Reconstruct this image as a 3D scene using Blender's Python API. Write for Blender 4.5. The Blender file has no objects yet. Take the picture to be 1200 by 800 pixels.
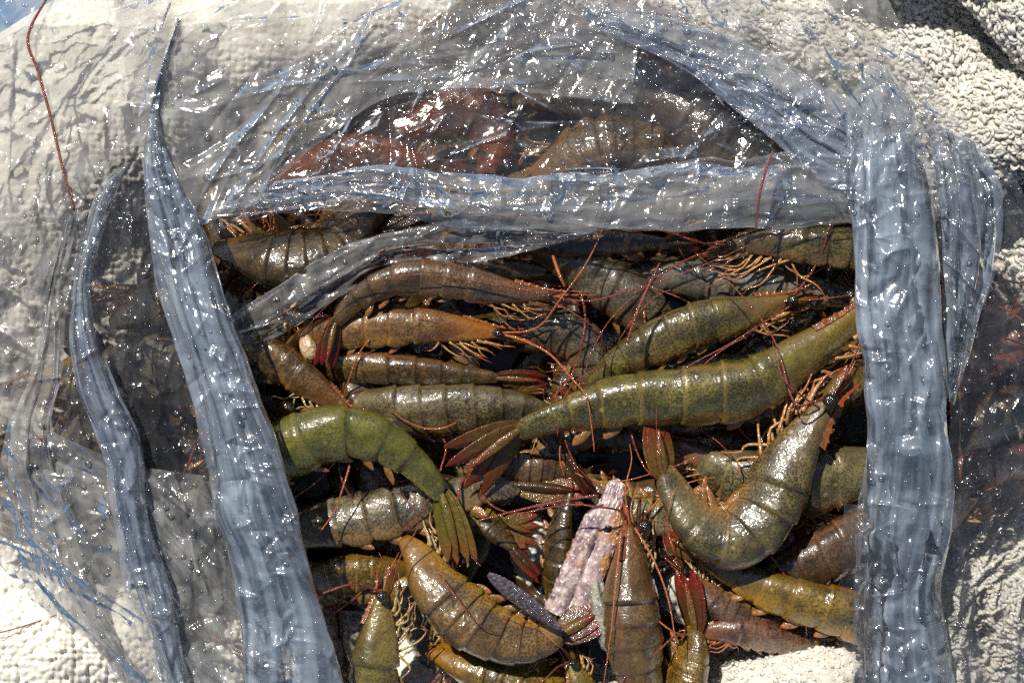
import bpy, math, random
import numpy as np
R = math.radians
SC = bpy.context.scene
COL = SC.collection

# ------------------------------------------------------------------ camera, light, exposure
S = 0.0003            # metres per photo pixel on the plane z = 0
H = 0.60              # camera height
cam = bpy.data.cameras.new('camera'); cam.sensor_width = 36; cam.lens = 36 * H / (1200 * S)
cam.clip_start = 0.02; cam.clip_end = 20
co = bpy.data.objects.new('camera', cam); COL.objects.link(co); co.location = (0, 0, H)
SC.camera = co
SUN_EL, SUN_AZ = 52, 122       # azimuth counted anticlockwise from +x: light comes from the upper left
wd = bpy.data.worlds.new('World'); SC.world = wd; wd.use_nodes = True
nt = wd.node_tree
sky = nt.nodes.new('ShaderNodeTexSky'); sky.sky_type = 'NISHITA'; sky.sun_disc = False
sky.sun_elevation = R(SUN_EL); sky.sun_rotation = R(90 - SUN_AZ)
nt.links.new(sky.outputs[0], nt.nodes['Background'].inputs[0])
nt.nodes['Background'].inputs[1].default_value = 0.055
sl = bpy.data.lights.new('sun', 'SUN'); sl.energy = 5.0; sl.angle = R(0.53); sl.color = (1, 0.94, 0.83)
so = bpy.data.objects.new('sun', sl); COL.objects.link(so)
so.rotation_euler = (0, R(90 - SUN_EL), R(SUN_AZ)); so.location = (-.3, .4, .6)
SC.view_settings.view_transform = 'Standard'; SC.view_settings.look = 'None'
SC.view_settings.exposure = 0.22; SC.view_settings.gamma = 1; SC.view_settings.use_curve_mapping = False
SC.render.engine = 'CYCLES'
cy = SC.cycles
cy.max_bounces = 12; cy.transparent_max_bounces = 40; cy.glossy_bounces = 4; cy.diffuse_bounces = 3
cy.transmission_bounces = 6; cy.caustics_reflective = False; cy.caustics_refractive = False
cy.sample_clamp_indirect = 4.0; cy.use_denoising = False

# ------------------------------------------------------------------ helpers
def P(px, py, zmm=0.0):
    z = zmm * 0.001
    k = S * (H - z) / H
    return np.array(((px - 600) * k, (400 - py) * k, z))

def lin(c):
    f = lambda v: v / 12.92 if v <= 0.04045 else ((v + 0.055) / 1.055) ** 2.4
    return tuple(f(v / 255) for v in c) + (1,)

def mesh_grid(name, V, mat, parent=None, wrap=False, uv=None, uv2=None, smooth=True):
    nu, nv = V.shape[:2]
    idx = np.arange(nu * nv).reshape(nu, nv)
    if wrap:
        a = idx[:-1]; b = idx[1:]
        F = np.stack([a, b, np.roll(b, -1, 1), np.roll(a, -1, 1)], -1).reshape(-1, 4)
    else:
        F = np.stack([idx[:-1, :-1], idx[1:, :-1], idx[1:, 1:], idx[:-1, 1:]], -1).reshape(-1, 4)
    return mesh_raw(name, V.reshape(-1, 3), F, mat, parent,
                    None if uv is None else uv.reshape(-1, 2), None if uv2 is None else uv2.reshape(-1, 2), smooth)

def mesh_raw(name, V, F, mat, parent=None, uv=None, uv2=None, smooth=True):
    m = bpy.data.meshes.new(name)
    k = F.shape[1]
    V = np.asarray(V, dtype=np.float32)
    if parent is not None:
        V = V - np.array(root_loc(parent), dtype=np.float32)
    m.vertices.add(len(V)); m.vertices.foreach_set('co', V.ravel())
    m.loops.add(F.size); m.loops.foreach_set('vertex_index', F.ravel().astype(np.int32))
    m.polygons.add(len(F))
    m.polygons.foreach_set('loop_start', np.arange(0, F.size, k, dtype=np.int32))
    m.polygons.foreach_set('use_smooth', np.full(len(F), smooth))
    for nm, u in (('UVMap', uv), ('seg', uv2)):
        if u is not None:
            l = m.uv_layers.new(name=nm)
            l.data.foreach_set('uv', np.asarray(u, dtype=np.float32)[F.ravel()].ravel())
    m.update(calc_edges=True); m.validate()
    m.materials.append(mat)
    o = bpy.data.objects.new(name, m); COL.objects.link(o)
    if parent is not None: o.parent = parent
    return o

def root_loc(o):
    v = np.zeros(3)
    while o is not None:
        v += np.array(o.location); o = o.parent
    return v

def empty(name, loc, label, cat, group=None):
    o = bpy.data.objects.new(name, None); COL.objects.link(o)
    o.location = tuple(loc); o.empty_display_size = 0.01
    o['label'] = label; o['category'] = cat
    if group: o['group'] = group
    return o

def tag(o, label, cat, group=None, kind=None):
    o['label'] = label
    if cat: o['category'] = cat
    if group: o['group'] = group
    if kind: o['kind'] = kind
    return o

def spline(pts, n):
    """Catmull-Rom through pts, resampled to n points evenly by arc length."""
    p = np.asarray(pts, float)
    if len(p) == 2:
        t = np.linspace(0, 1, n)[:, None]; return p[0] * (1 - t) + p[1] * t
    q = np.vstack([2 * p[0] - p[1], p, 2 * p[-1] - p[-2]])
    out = []
    t = np.linspace(0, 1, 24, endpoint=False)[:, None]
    for i in range(1, len(q) - 2):
        a, b, c, d = q[i - 1], q[i], q[i + 1], q[i + 2]
        out.append(.5 * (2 * b + (c - a) * t + (2 * a - 5 * b + 4 * c - d) * t**2 + (3 * b - a - 3 * c + d) * t**3))
    out.append(p[-1:])
    o = np.vstack(out)
    s = np.r_[0, np.cumsum(np.linalg.norm(np.diff(o, axis=0), axis=1))]
    u = np.linspace(0, s[-1], n)
    return np.stack([np.interp(u, s, o[:, k]) for k in range(o.shape[1])], 1)

def unit(v): return v / (np.linalg.norm(v, axis=-1, keepdims=True) + 1e-12)

def tube(name, pts, rad, mat, parent=None, sides=6, n=None):
    p = spline(pts, n or max(6, len(pts) * 5)); m = len(p)
    r = np.interp(np.linspace(0, 1, m), np.linspace(0, 1, len(rad)), rad)
    T = unit(np.gradient(p, axis=0))
    ref = np.array((.13, .21, .97))
    A = unit(np.cross(T, ref)); B = np.cross(T, A)
    th = np.linspace(0, 2 * np.pi, sides, endpoint=False)
    V = p[:, None] + r[:, None, None] * (np.cos(th)[None, :, None] * A[:, None] + np.sin(th)[None, :, None] * B[:, None])
    V = np.concatenate([p[:1, None].repeat(sides, 1), V, p[-1:, None].repeat(sides, 1)])
    uv = np.stack(np.broadcast_arrays(np.linspace(0, 1, m + 2)[:, None], th[None] / 6.2832), -1)
    return mesh_grid(name, V, mat, parent, True, uv)

def blade(name, base, d, side, length, width, mat, parent, thick=.0005, curl=0., tipw=.35):
    """lens shaped leaf with a raised middle rib"""
    d = unit(d); side = unit(side - d * np.dot(side, d)); nn = np.cross(d, side)
    nu, nv = 14, 12
    u = np.linspace(0, 1, nu)
    prof = width * np.clip(np.sin(np.pi * np.clip(u, 0.0, 1) ** (0.75)) , 0, 1) ** .6
    prof = np.maximum(prof, width * np.interp(u, [0, .9, 1], [.3, tipw, .02]))
    th = np.linspace(0, 2 * np.pi, nv, endpoint=False)
    x = np.cos(th); z = np.sin(th)
    rib = thick * (1 + .9 * np.exp(-(x / .22) ** 2))
    V = (base + u[:, None, None] * length * d + (prof[:, None] * x[None])[..., None] * side * .5
         + ((z * rib)[None] * np.sin(np.pi * np.clip(u * .93 + .05, 0, 1))[:, None] ** .5)[..., None] * nn
         + (curl * length * u ** 2)[:, None, None] * nn)
    uv = np.stack(np.broadcast_arrays(u[:, None], (.5 + .5 * x)[None]), -1)
    return mesh_grid(name, V, mat, parent, True, uv)

# ------------------------------------------------------------------ materials
class N:
    def __init__(s, name):
        s.m = bpy.data.materials.new(name); s.m.use_nodes = True
        s.t = s.m.node_tree; s.t.nodes.clear()
        s.out = s.t.nodes.new('ShaderNodeOutputMaterial')
    def n(s, typ, **kw):
        o = s.t.nodes.new('ShaderNode' + typ)
        ins = kw.pop('i', {})
        for k, v in kw.items(): setattr(o, k, v)
        for k, v in ins.items():
            if hasattr(v, 'links') or isinstance(v, bpy.types.NodeSocket): s.t.links.new(v, o.inputs[k])
            else: o.inputs[k].default_value = v
        return o
    def math(s, op, a, b=0., c=0., clamp=False):
        return s.n('Math', operation=op, use_clamp=clamp, i={0: a, 1: b, 2: c}).outputs[0]
    def rng(s, v, a, b, c=0., d=1.):
        return s.n('MapRange', interpolation_type='SMOOTHSTEP', i={0: v, 1: a, 2: b, 3: c, 4: d}).outputs[0]
    def mix(s, f, a, b, blend='MIX'):
        o = s.n('Mix', data_type='RGBA', blend_type=blend, i={0: f})
        for k, v in ((6, a), (7, b)):
            if isinstance(v, bpy.types.NodeSocket): s.t.links.new(v, o.inputs[k])
            else: o.inputs[k].default_value = v
        return o.outputs[2]
    def noise(s, vec, scale, detail=4., rough=.55, dist=0., typ='FBM'):
        o = s.n('TexNoise', noise_type=typ, i={'Vector': vec, 'Scale': scale, 'Detail': detail, 'Roughness': rough, 'Distortion': dist})
        return o.outputs[0]
    def voro(s, vec, scale, feat='F1', rand=1.):
        return s.n('TexVoronoi', feature=feat, i={'Vector': vec, 'Scale': scale, 'Randomness': rand}).outputs['Distance' if feat != 'F1' else 0]
    def bump(s, h, strength, dist, normal=None):
        i = {'Strength': strength, 'Distance': dist, 'Height': h}
        if normal is not None: i['Normal'] = normal
        return s.n('Bump', i=i).outputs[0]
    def surf(s, sock): s.t.links.new(sock, s.out.inputs[0]); return s.m

def shrimp_mat(name, back, side, belly, dot, edge=(120, 60, 25), dots=.75, fleck=.5, patch=.5):
    k = N(name)
    tc = k.n('TexCoord'); ob = tc.outputs['Object']
    uv = k.n('SeparateXYZ', i={0: k.n('UVMap', uv_map='UVMap').outputs[0]})
    sg = k.n('SeparateXYZ', i={0: k.n('UVMap', uv_map='seg').outputs[0]})
    ri = k.n('ObjectInfo').outputs['Random']
    v = k.math('ABSOLUTE', k.math('SUBTRACT', uv.outputs[1], .5))
    n1 = k.noise(ob, 110., 5., .6)
    n2 = k.noise(ob, 45., 3., .5)
    c = k.mix(k.rng(n1, .35, .65), lin(side), lin(back))
    c = k.mix(k.rng(k.math('ADD', v, k.math('MULTIPLY', n1, .2)), .45, .60, 0, .85), c, lin(back))
    bl = k.rng(k.math('ADD', v, k.math('MULTIPLY', k.math('SUBTRACT', n2, .5), .3)), .07, .24, 1, 0)
    c = k.mix(k.math('MULTIPLY', bl, .9), c, lin(belly))
    # chromatophore dots, thicker in some patches than in others
    vd = k.voro(ob, 1350.)
    dm = k.rng(vd, .34, .62, 1, 0)
    dm = k.math('MULTIPLY', dm, k.rng(n2, .3, .62, dots * .35, dots))
    c = k.mix(dm, c, lin(dot))
    vd2 = k.voro(ob, 330.)
    dm2 = k.math('MULTIPLY', k.rng(vd2, .12, .3, 1, 0), k.rng(n1, .45, .6, 0, .55))
    c = k.mix(dm2, c, lin(dot))
    fl = k.math('MULTIPLY', k.rng(k.voro(ob, 210.), .10, .22, 1, 0), k.rng(k.noise(ob, 70., 2.), .44, .58, 0, fleck))
    c = k.mix(fl, c, lin((176, 160, 112)))
    # hind rim of each shell plate
    rim = k.math('MULTIPLY', k.rng(sg.outputs[0], .88, .98, 0, .75), k.rng(n2, .36, .6, .1, .55))
    c = k.mix(rim, c, lin(edge))
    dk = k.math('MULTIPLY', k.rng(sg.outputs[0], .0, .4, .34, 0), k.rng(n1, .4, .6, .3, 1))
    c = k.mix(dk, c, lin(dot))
    hd = k.rng(k.math('ADD', uv.outputs[0], k.math('MULTIPLY', k.math('SUBTRACT', n2, .5), .2)), .02, .34, .5, 0)
    c = k.mix(k.math('MULTIPLY', hd, k.rng(n1, .3, .6, .4, 1)), c, lin(edge))
    am = k.math('MULTIPLY', k.rng(v, .46, .5, 0, .4), k.rng(n2, .35, .55, .2, 1))
    c = k.mix(am, c, lin(edge))  # amber along the back ridge, painted in for light through thin shell
    hs = k.n('HueSaturation', i={'Hue': k.rng(ri, 0, 1, .488, .512), 'Saturation': k.rng(ri, 0, 1, .95, 1.15), 'Value': k.rng(ri, 0, 1, .8, 1.2), 'Color': c})
    wet = k.noise(ob, 330., 2.5, .6, .6)
    fine = k.noise(ob, 900., 3., .6)
    b1 = k.bump(wet, .4, .001, k.bump(fine, .3, .0003))
    b2 = k.bump(k.math('ADD', wet, k.math('MULTIPLY', fine, .12)), .55, .0011)
    pr = k.n('BsdfPrincipled', i={'Base Color': hs.outputs[0], 'Roughness': .38, 'Normal': b1, 'Coat Weight': 1., 'Coat Roughness': .06,
                                  'Coat Normal': b2, 'Coat IOR': 1.7, 'Specular IOR Level': .4,
                                  'Subsurface Weight': .1, 'Subsurface Scale': .002, 'Subsurface Radius': (1., .8, .55)})
    return k.surf(pr.outputs[0])

MAT = dict(
    olive=shrimp_mat('olive_shell', (72, 66, 30), (118, 108, 56), (158, 122, 62), (22, 21, 10), edge=(140, 110, 60), dots=.85, fleck=.8),
    green=shrimp_mat('green_shell', (76, 72, 32), (108, 102, 56), (140, 122, 56), (26, 30, 10), edge=(130, 112, 50), dots=.8, fleck=.25),
    brown=shrimp_mat('brown_shell', (76, 59, 30), (120, 96, 54), (156, 116, 58), (22, 15, 9), edge=(140, 90, 48), dots=.75, fleck=.5),
    amber=shrimp_mat('amber_shell', (88, 62, 42), (126, 96, 68), (156, 114, 70), (36, 20, 11), edge=(160, 96, 50), dots=.7, fleck=.4),
    umber=shrimp_mat('umber_shell', (74, 56, 36), (110, 86, 60), (150, 110, 58), (28, 17, 10), edge=(140, 96, 56), dots=.75, fleck=.5),
    grey=shrimp_mat('grey_shell', (72, 65, 46), (118, 108, 80), (146, 114, 64), (20, 17, 12), edge=(130, 110, 80), dots=.85, fleck=.5),
    pale=shrimp_mat('pale_shell', (100, 96, 84), (146, 142, 126), (152, 134, 100), (46, 42, 34), edge=(170, 150, 110), dots=.55, fleck=.2),
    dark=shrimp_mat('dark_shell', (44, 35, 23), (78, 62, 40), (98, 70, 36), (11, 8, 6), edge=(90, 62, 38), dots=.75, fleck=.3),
    red=shrimp_mat('reddish_shell', (92, 42, 25), (128, 68, 42), (134, 74, 44), (28, 11, 8), edge=(130, 60, 34), dots=.6, fleck=.3),
)

def wet_plain(name, c0, c1, rough=.3, scale=300., c2=None, coat=1., bumpd=.0006, uvtip=None, edge=None, thin=0.):
    k = N(name)
    ob = k.n('TexCoord').outputs['Object']
    n = k.noise(ob, scale, 4., .6)
    c = k.mix(k.rng(n, .35, .65), lin(c0), lin(c1))
    uv = k.n('SeparateXYZ', i={0: k.n('UVMap', uv_map='UVMap').outputs[0]})
    if uvtip:
        t = k.rng(k.math('ADD', uv.outputs[0], k.math('MULTIPLY', n, .3)), .6, 1.1)
        c = k.mix(t, c, lin(uvtip))
    if edge:
        e = k.rng(k.math('ABSOLUTE', k.math('SUBTRACT', uv.outputs[1], .5)), .44, .5, 0, .8)
        c = k.mix(e, c, lin(edge))
        e2 = k.rng(k.math('ABSOLUTE', k.math('SUBTRACT', uv.outputs[1], .5)), .03, .1, .6, 0)
        c = k.mix(e2, c, lin(c1))
        st = k.n('TexWave', wave_type='BANDS', bands_direction='Y', i={0: k.n('UVMap', uv_map='UVMap').outputs[0], 'Scale': 9., 'Distortion': 1.5}).outputs[1]
        c = k.mix(k.math('MULTIPLY', st, .35), c, lin((40, 24, 10)))
    b = k.bump(k.math('ADD', n, k.math('MULTIPLY', k.noise(ob, scale * 3., 2.), .4)), .8, bumpd)
    pr = k.n('BsdfPrincipled', i={'Base Color': c, 'Roughness': rough, 'Normal': b, 'Coat Weight': coat, 'Coat Roughness': .08, 'Coat Normal': b})
    if thin:
        tl = k.n('BsdfTranslucent', i={0: c}); tr = k.n('BsdfTransparent', i={0: (.8, .7, .55, 1)})
        m1 = k.n('MixShader', i={0: .25, 1: pr.outputs[0], 2: tl.outputs[0]}).outputs[0]
        return k.surf(k.n('MixShader', i={0: thin, 1: m1, 2: tr.outputs[0]}).outputs[0])
    return k.surf(pr.outputs[0])

M_EYE = wet_plain('eye_black', (10, 9, 8), (34, 28, 20), .15, 900.)
M_STALK = wet_plain('eye_stalk', (110, 84, 40), (60, 40, 22), .3, 900.)
M_LEG = wet_plain('leg_amber', (150, 98, 46), (176, 136, 84), .3, 700., uvtip=(150, 70, 34))
M_LEGP = wet_plain('leg_cream', (150, 128, 84), (170, 146, 96), .3, 700., uvtip=(150, 96, 50))
M_ANT = wet_plain('feeler_red', (96, 34, 22), (140, 64, 42), .3, 1500.)
M_ANTO = wet_plain('feeler_orange', (150, 74, 34), (176, 104, 56), .3, 1500.)
M_ROS = wet_plain('rostrum_shell', (110, 62, 30), (140, 84, 42), .3, 600., uvtip=(160, 60, 30))
M_FAN = wet_plain('tail_olive', (104, 78, 30), (136, 104, 46), .35, 500., uvtip=(140, 50, 24), edge=(124, 48, 30), thin=.16)
M_FANG = wet_plain('tail_green', (96, 92, 26), (126, 110, 40), .35, 500., uvtip=(130, 84, 30), edge=(164, 56, 30), thin=.16)
M_FANR = wet_plain('tail_red', (104, 58, 28), (84, 56, 28), .35, 500., uvtip=(140, 30, 18), edge=(136, 30, 18), thin=.16)
M_FAND = wet_plain('tail_dark', (60, 44, 24), (86, 62, 34), .35, 500., uvtip=(90, 30, 20), edge=(110, 40, 26), thin=.16)
M_SWIM = wet_plain('swimmeret', (104, 72, 34), (140, 104, 56), .35, 600., uvtip=(150, 92, 46))

def film_mat(name, haze=.1, tint=(205, 214, 226), stretch=(1, 1), refl=1.8, bumpd=.0005, rough=.10, fold=.6, scale=7., clear=(.96, .963, .97), spark=.10, h0=.45, h1=1.0):
    k = N(name)
    uv = k.n('UVMap', uv_map='UVMap').outputs[0]
    mp = k.n('Mapping', i={'Vector': uv, 'Scale': (stretch[0], stretch[1], 1)}).outputs[0]
    r1 = k.noise(mp, scale, 3., .5, .5, 'RIDGED_MULTIFRACTAL')
    n1 = k.noise(mp, scale * .45, 2.5, .5, .8)
    n2 = k.noise(uv, 24., 2., .5, .4)
    uvn = k.noise(uv, 1.6, 4., .6, .6)
    fleck = k.rng(k.noise(uv, 34., 1., .5), .68, .75)
    h = k.math('ADD', k.math('MULTIPLY', r1, .3), k.math('ADD', n1, k.math('ADD', k.math('MULTIPLY', n2, .07), k.math('MULTIPLY', fleck, spark))))
    nb = k.bump(h, fold, bumpd)
    fr = k.n('Fresnel', i={0: 1.5, 1: nb}).outputs[0]
    fac = k.math('MULTIPLY', fr, refl, clamp=True)
    gl = k.n('BsdfGlossy', i={'Color': (.97, .98, 1, 1), 'Roughness': rough, 'Normal': nb})
    tr = k.n('BsdfTransparent', i={0: clear + (1,)})
    di = k.n('BsdfDiffuse', i={0: lin(tint)}); tl = k.n('BsdfTranslucent', i={0: lin(tint)})
    hz = k.n('MixShader', i={0: .4, 1: di.outputs[0], 2: tl.outputs[0]}).outputs[0]
    hf = k.math('MULTIPLY', k.math('ADD', k.rng(n1, .36, .66, h0, h1), k.rng(uvn, .42, .66, 0, 1.1)), haze, clamp=True)
    a = k.n('MixShader', i={0: hf, 1: tr.outputs[0], 2: hz}).outputs[0]
    b = k.n('MixShader', i={0: fac, 1: a, 2: gl.outputs[0]}).outputs[0]
    return k.surf(b)

FILM_CLEAR = film_mat('film_clear', .06, tint=(186, 186, 186), refl=1.6, rough=.09, clear=(.985, .985, .985))
FILM_GREY = film_mat('film_grey', .27, tint=(206, 206, 204), refl=1.6, clear=(.98, .98, .98), rough=.09)
FILM_BAND = film_mat('film_band', .12, tint=(220, 222, 220), stretch=(.25, 3.), refl=2.4, rough=.1, bumpd=.0006, h0=.05, h1=1.5, clear=(.98, .98, .985))
FILM_BLUE = film_mat('film_gathered', .19, tint=(212, 230, 252), stretch=(.1, 3.4), refl=3.2, rough=.12, bumpd=.0008, h0=.22, h1=1.7, spark=.3, clear=(.98, .98, .985))  # bluish tint: film scatter plus reflected sky painted into the haze
FILM_BLUE2 = film_mat('film_gathered_thin', .11, tint=(216, 230, 250), stretch=(.14, 5.), refl=2.8, rough=.1, bumpd=.0008, h0=.0, h1=2.2, spark=.25, clear=(.98, .98, .985))  # tint again carries painted sky reflection besides the film's own scatter

def towel_mat():
    k = N('white_terry')
    ob = k.n('TexCoord').outputs['Object']
    n = k.noise(ob, 60., 4., .6); f = k.noise(ob, 1400., 3., .6)
    c = k.mix(k.rng(n, .35, .7), lin((226, 223, 213)), lin((212, 206, 192)))
    c = k.mix(k.rng(k.noise(ob, 14., 3.), .6, .75, 0, .25), c, lin((200, 184, 152)))
    b = k.bump(f, .7, .0005)
    pr = k.n('BsdfPrincipled', i={'Base Color': c, 'Roughness': .95, 'Normal': b, 'Specular IOR Level': .15, 'Sheen Weight': .3, 'Sheen Roughness': .5, 'Subsurface Weight': .45, 'Subsurface Scale': .003, 'Subsurface Radius': (1., .9, .75)})
    return k.surf(pr.outputs[0])
M_TOWEL = towel_mat()

def drop_mat():
    k = N('water_drop')
    gl = k.n('BsdfGlossy', i={'Color': (1, 1, 1, 1), 'Roughness': .16})
    tr = k.n('BsdfTransparent', i={0: (.93, .95, .97, 1)})
    fr = k.math('MULTIPLY', k.n('Fresnel', i={0: 1.4}).outputs[0], 3., clamp=True)
    return k.surf(k.n('MixShader', i={0: fr, 1: tr.outputs[0], 2: gl.outputs[0]}).outputs[0])
M_DROP = drop_mat()

# ------------------------------------------------------------------ noise in numpy
def vnoise(x, y, seed=0):
    xi = np.floor(x).astype(np.int64); yi = np.floor(y).astype(np.int64)
    fx = x - xi; fy = y - yi
    fx = fx * fx * (3 - 2 * fx); fy = fy * fy * (3 - 2 * fy)
    def h(a, b):
        n = (a * 374761393 + b * 668265263 + seed * 974634777) & 0xFFFFFFFF
        n = ((n ^ (n >> 13)) * 1274126177) & 0xFFFFFFFF
        return ((n ^ (n >> 16)) & 0xFFFF) / 65535.0
    return (h(xi, yi) * (1 - fx) + h(xi + 1, yi) * fx) * (1 - fy) + (h(xi, yi + 1) * (1 - fx) + h(xi + 1, yi + 1) * fx) * fy
def fbm(x, y, oct=4, seed=0):
    s = 0; a = .5
    for o in range(oct):
        s = s + a * (vnoise(x, y, seed + o * 17) - .5); x = x * 2.03; y = y * 2.03; a *= .55
    return s
def blobs(x, y, cell, jit, rad, seed=0):
    """height of a pile of rounded loops: one bump per jittered cell"""
    gx = np.floor(x / cell).astype(np.int64); gy = np.floor(y / cell).astype(np.int64)
    best = np.zeros_like(x)
    def h(a, b, s):
        n = (a * 374761393 + b * 668265263 + (seed + s) * 974634777) & 0xFFFFFFFF
        n = ((n ^ (n >> 13)) * 1274126177) & 0xFFFFFFFF
        return ((n ^ (n >> 16)) & 0xFFFF) / 65535.0
    for i in (-1, 0, 1):
        for j in (-1, 0, 1):
            a = gx + i; b = gy + j
            cx = (a + .5 + (h(a, b, 1) - .5) * jit) * cell; cyy = (b + .5 + (h(a, b, 2) - .5) * jit) * cell
            r = rad * cell * (.8 + .4 * h(a, b, 3))
            d2 = ((x - cx) ** 2 + (y - cyy) ** 2) / r ** 2
            best = np.maximum(best, np.sqrt(np.clip(1 - d2, 0, 1)) * (.75 + .5 * h(a, b, 4)))
    return best

# ------------------------------------------------------------------ table and towel
def table():
    k = N('blue_laminate')
    ob = k.n('TexCoord').outputs['Object']
    c = k.mix(k.noise(ob, 30., 4.), lin((36, 84, 128)), lin((52, 104, 150)))
    pr = k.n('BsdfPrincipled', i={'Base Color': c, 'Roughness': .4})
    k.surf(pr.outputs[0])
    g = np.linspace(-1.5, 1.5, 5)
    X, Y = np.meshgrid(g, g, indexing='ij')
    o = mesh_grid('table', np.stack([X, Y, np.full_like(X, -.004)], -1), k.m)
    o['kind'] = 'structure'; o['label'] = 'blue table surface under the white towel'
table()

def smooth(a, b, x):
    t = np.clip((x - a) / (b - a), 0, 1); return t * t * (3 - 2 * t)

def g2(X, Y, cx, cy, sx, sy, ang=0):
    a = R(ang); dx = X - cx; dy = Y - cy
    u = dx * math.cos(a) + dy * math.sin(a); v = -dx * math.sin(a) + dy * math.cos(a)
    return np.exp(-(u / sx) ** 2 - (v / sy) ** 2)

def towel_height(X, Y):
    h = np.zeros_like(X)
    # a basin: the towel rises round the heap of shrimps
    d = np.sqrt(((X - 640) / 640) ** 2 + ((Y - 440) / 390) ** 2)
    h += 26 * smooth(.72, 1.15, d)
    h += 20 * g2(X, Y, 120, 190, 130, 110) + 14 * g2(X, Y, 330, 60, 200, 70, -10)
    h += 16 * g2(X, Y, 60, 760, 150, 100) + 22 * g2(X, Y, 230, 735, 110, 70)
    h += 22 * g2(X, Y, 930, 60, 160, 70, 20)
    h += 25 * g2(X, Y, 1170, 730, 85, 120)
    h += 34 * g2(X, Y, 935, 815, 78, 62)
    h += 24 * g2(X, Y, 625, 640, 26, 44, 10) + 26 * g2(X, Y, 800, 690, 30, 34) + 26 * g2(X, Y, 650, 705, 22, 22)
    h += 14 * fbm(X / 130, Y / 130, 3, 5)
    return h

LOOPS = []
def add_loops(V, dens, seed, size, ok=None):
    """pile: little bent loops of yarn standing on the surface V[nu,nv,3]"""
    rs = np.random.RandomState(seed)
    nu, nv = V.shape[:2]
    i = rs.randint(2, nu - 2, dens); j = rs.randint(2, nv - 2, dens)
    p = V[i, j]
    k = S * (H - p[:, 2]) / H
    X = p[:, 0] / k + 600; Y = 400 - p[:, 1] / k
    m = (X > -25) & (X < 1225) & (Y > -25) & (Y < 825)
    if ok is not None: m &= ok(X, Y)
    p, i, j = p[m], i[m], j[m]
    du = unit(V[i + 2, j] - V[i - 2, j]); dv = unit(V[i, j + 2] - V[i, j - 2])
    n = unit(np.cross(du, dv)); n *= np.where(n[:, 2:3] < 0, -1, 1)
    a = rs.normal(.5, .55, len(p))
    t = du * np.cos(a)[:, None] + dv * np.sin(a)[:, None]
    LOOPS.append((p, n, t, size * rs.uniform(.7, 1.3, len(p))))

tw = empty('towel', P(600, 400, -3), 'white terry towel spread under and around the bag of shrimps', 'towel')
def build_towel():
    st = 1.7
    xs = np.arange(-160, 1361, st); ys = np.arange(-130, 931, st)
    X, Y = np.meshgrid(xs, ys, indexing='ij')
    h = towel_height(X, Y)
    wx = X + 14 * fbm(X / 60, Y / 60, 3, 31); wy = Y + 14 * fbm(X / 60, Y / 60, 3, 57)
    rows = blobs(wx + 5 * fbm(X / 25, Y / 25, 2, 91), wy + 5 * fbm(X / 25, Y / 25, 2, 92), 8., .6, .62, 3)
    loops = blobs(wx * .7 + wy * .45, wy - wx * .2, 9., .9, .68, 9)
    m = smooth(560, 900, X)
    h += (rows * (.8 + .9 * smooth(520, 640, Y))) * (1 - m) + loops * 1.9 * m + 1.3 * fbm(X / 7, Y / 7, 3, 77)
    # the corner top left falls away to the table
    h = np.minimum(h, 54 - 0 * X)
    h -= 70 * smooth(84, 40, X + Y * 1.6)
    k = S * (H - h * .001) / H
    V = np.stack([(X - 600) * k, (400 - Y) * k, h * .001], -1)
    add_loops(V, 60000, 8, 5., lambda X, Y: g2(X, Y, 935, 815, 90, 75) > .1)
    add_loops(V, 52000, 5, 7.5, lambda X, Y: (X > 560) & ((((X - 640) / 560) ** 2 + ((Y - 420) / 330) ** 2 > 1) & (g2(X, Y, 935, 815, 90, 75) < .1)))
    o = mesh_grid('towel_sheet', V, M_TOWEL, tw)
build_towel()

def towel_roll(pts, r0, seed, cell=15., arc=(-40, 220), amp=3.2):
    """a fold of towel: half a roll along pts, its pile of loops standing off the surface"""
    L = sum(math.dist(a[:2], b[:2]) for a, b in zip(pts, pts[1:]))
    p = spline([P(*a) for a in pts], int(L / 1.6))
    T = unit(np.gradient(p, axis=0)); Up = np.array((0, 0, 1.))
    A = unit(np.cross(Up, T)); B = np.cross(T, A)
    nv = int(r0 * R(arc[1] - arc[0]) / 1.6)
    th = np.radians(np.linspace(arc[0], arc[1], nv))
    U = np.broadcast_to(np.arange(len(p))[:, None] * 1.6, (len(p), nv)); W = np.broadcast_to(th[None] * r0, (len(p), nv))
    r = r0 * (1 + .22 * fbm(U / 70, W / 60, 3, seed))
    wx = U + 16 * fbm(U / 50, W / 50, 2, seed + 3); wy = W + 16 * fbm(U / 50, W / 50, 2, seed + 4)
    r = r + blobs(wx * .62 + wy * .4, wy - .3 * wx, cell * .62, .95, .68, seed) * amp / .3 * .55 + 5 * fbm(U / 7, W / 7, 3, seed + 8) + 2.5 * fbm(U / 3, W / 3, 2, seed + 9)
    ends = np.clip(np.minimum(np.arange(len(p)), len(p) - 1 - np.arange(len(p))) / 18., 0, 1) ** .5
    r = (r * (.25 + .75 * ends[:, None])) * S
    V = p[:, None] + (r * np.cos(th)[None])[..., None] * A[:, None] + (r * np.sin(th)[None])[..., None] * B[:, None]
    add_loops(V, int(V.shape[0] * V.shape[1] / 6), seed, 8.)
    return mesh_grid('towel_fold', V, M_TOWEL, tw)
towel_roll([(1030, 60, 22), (1080, 62, 26), (1130, 100, 26), (1180, 130, 22)], 40, 11, 15, amp=3.4)
towel_roll([(1100, 175, 30), (1160, 150, 36), (1230, 150, 36), (1290, 160, 34)], 52, 23, 14, amp=3.0)
towel_roll([(985, -20, 20), (1045, 8, 24), (1110, 26, 20), (1170, 60, 14)], 40, 37, 16, amp=3.4)
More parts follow.
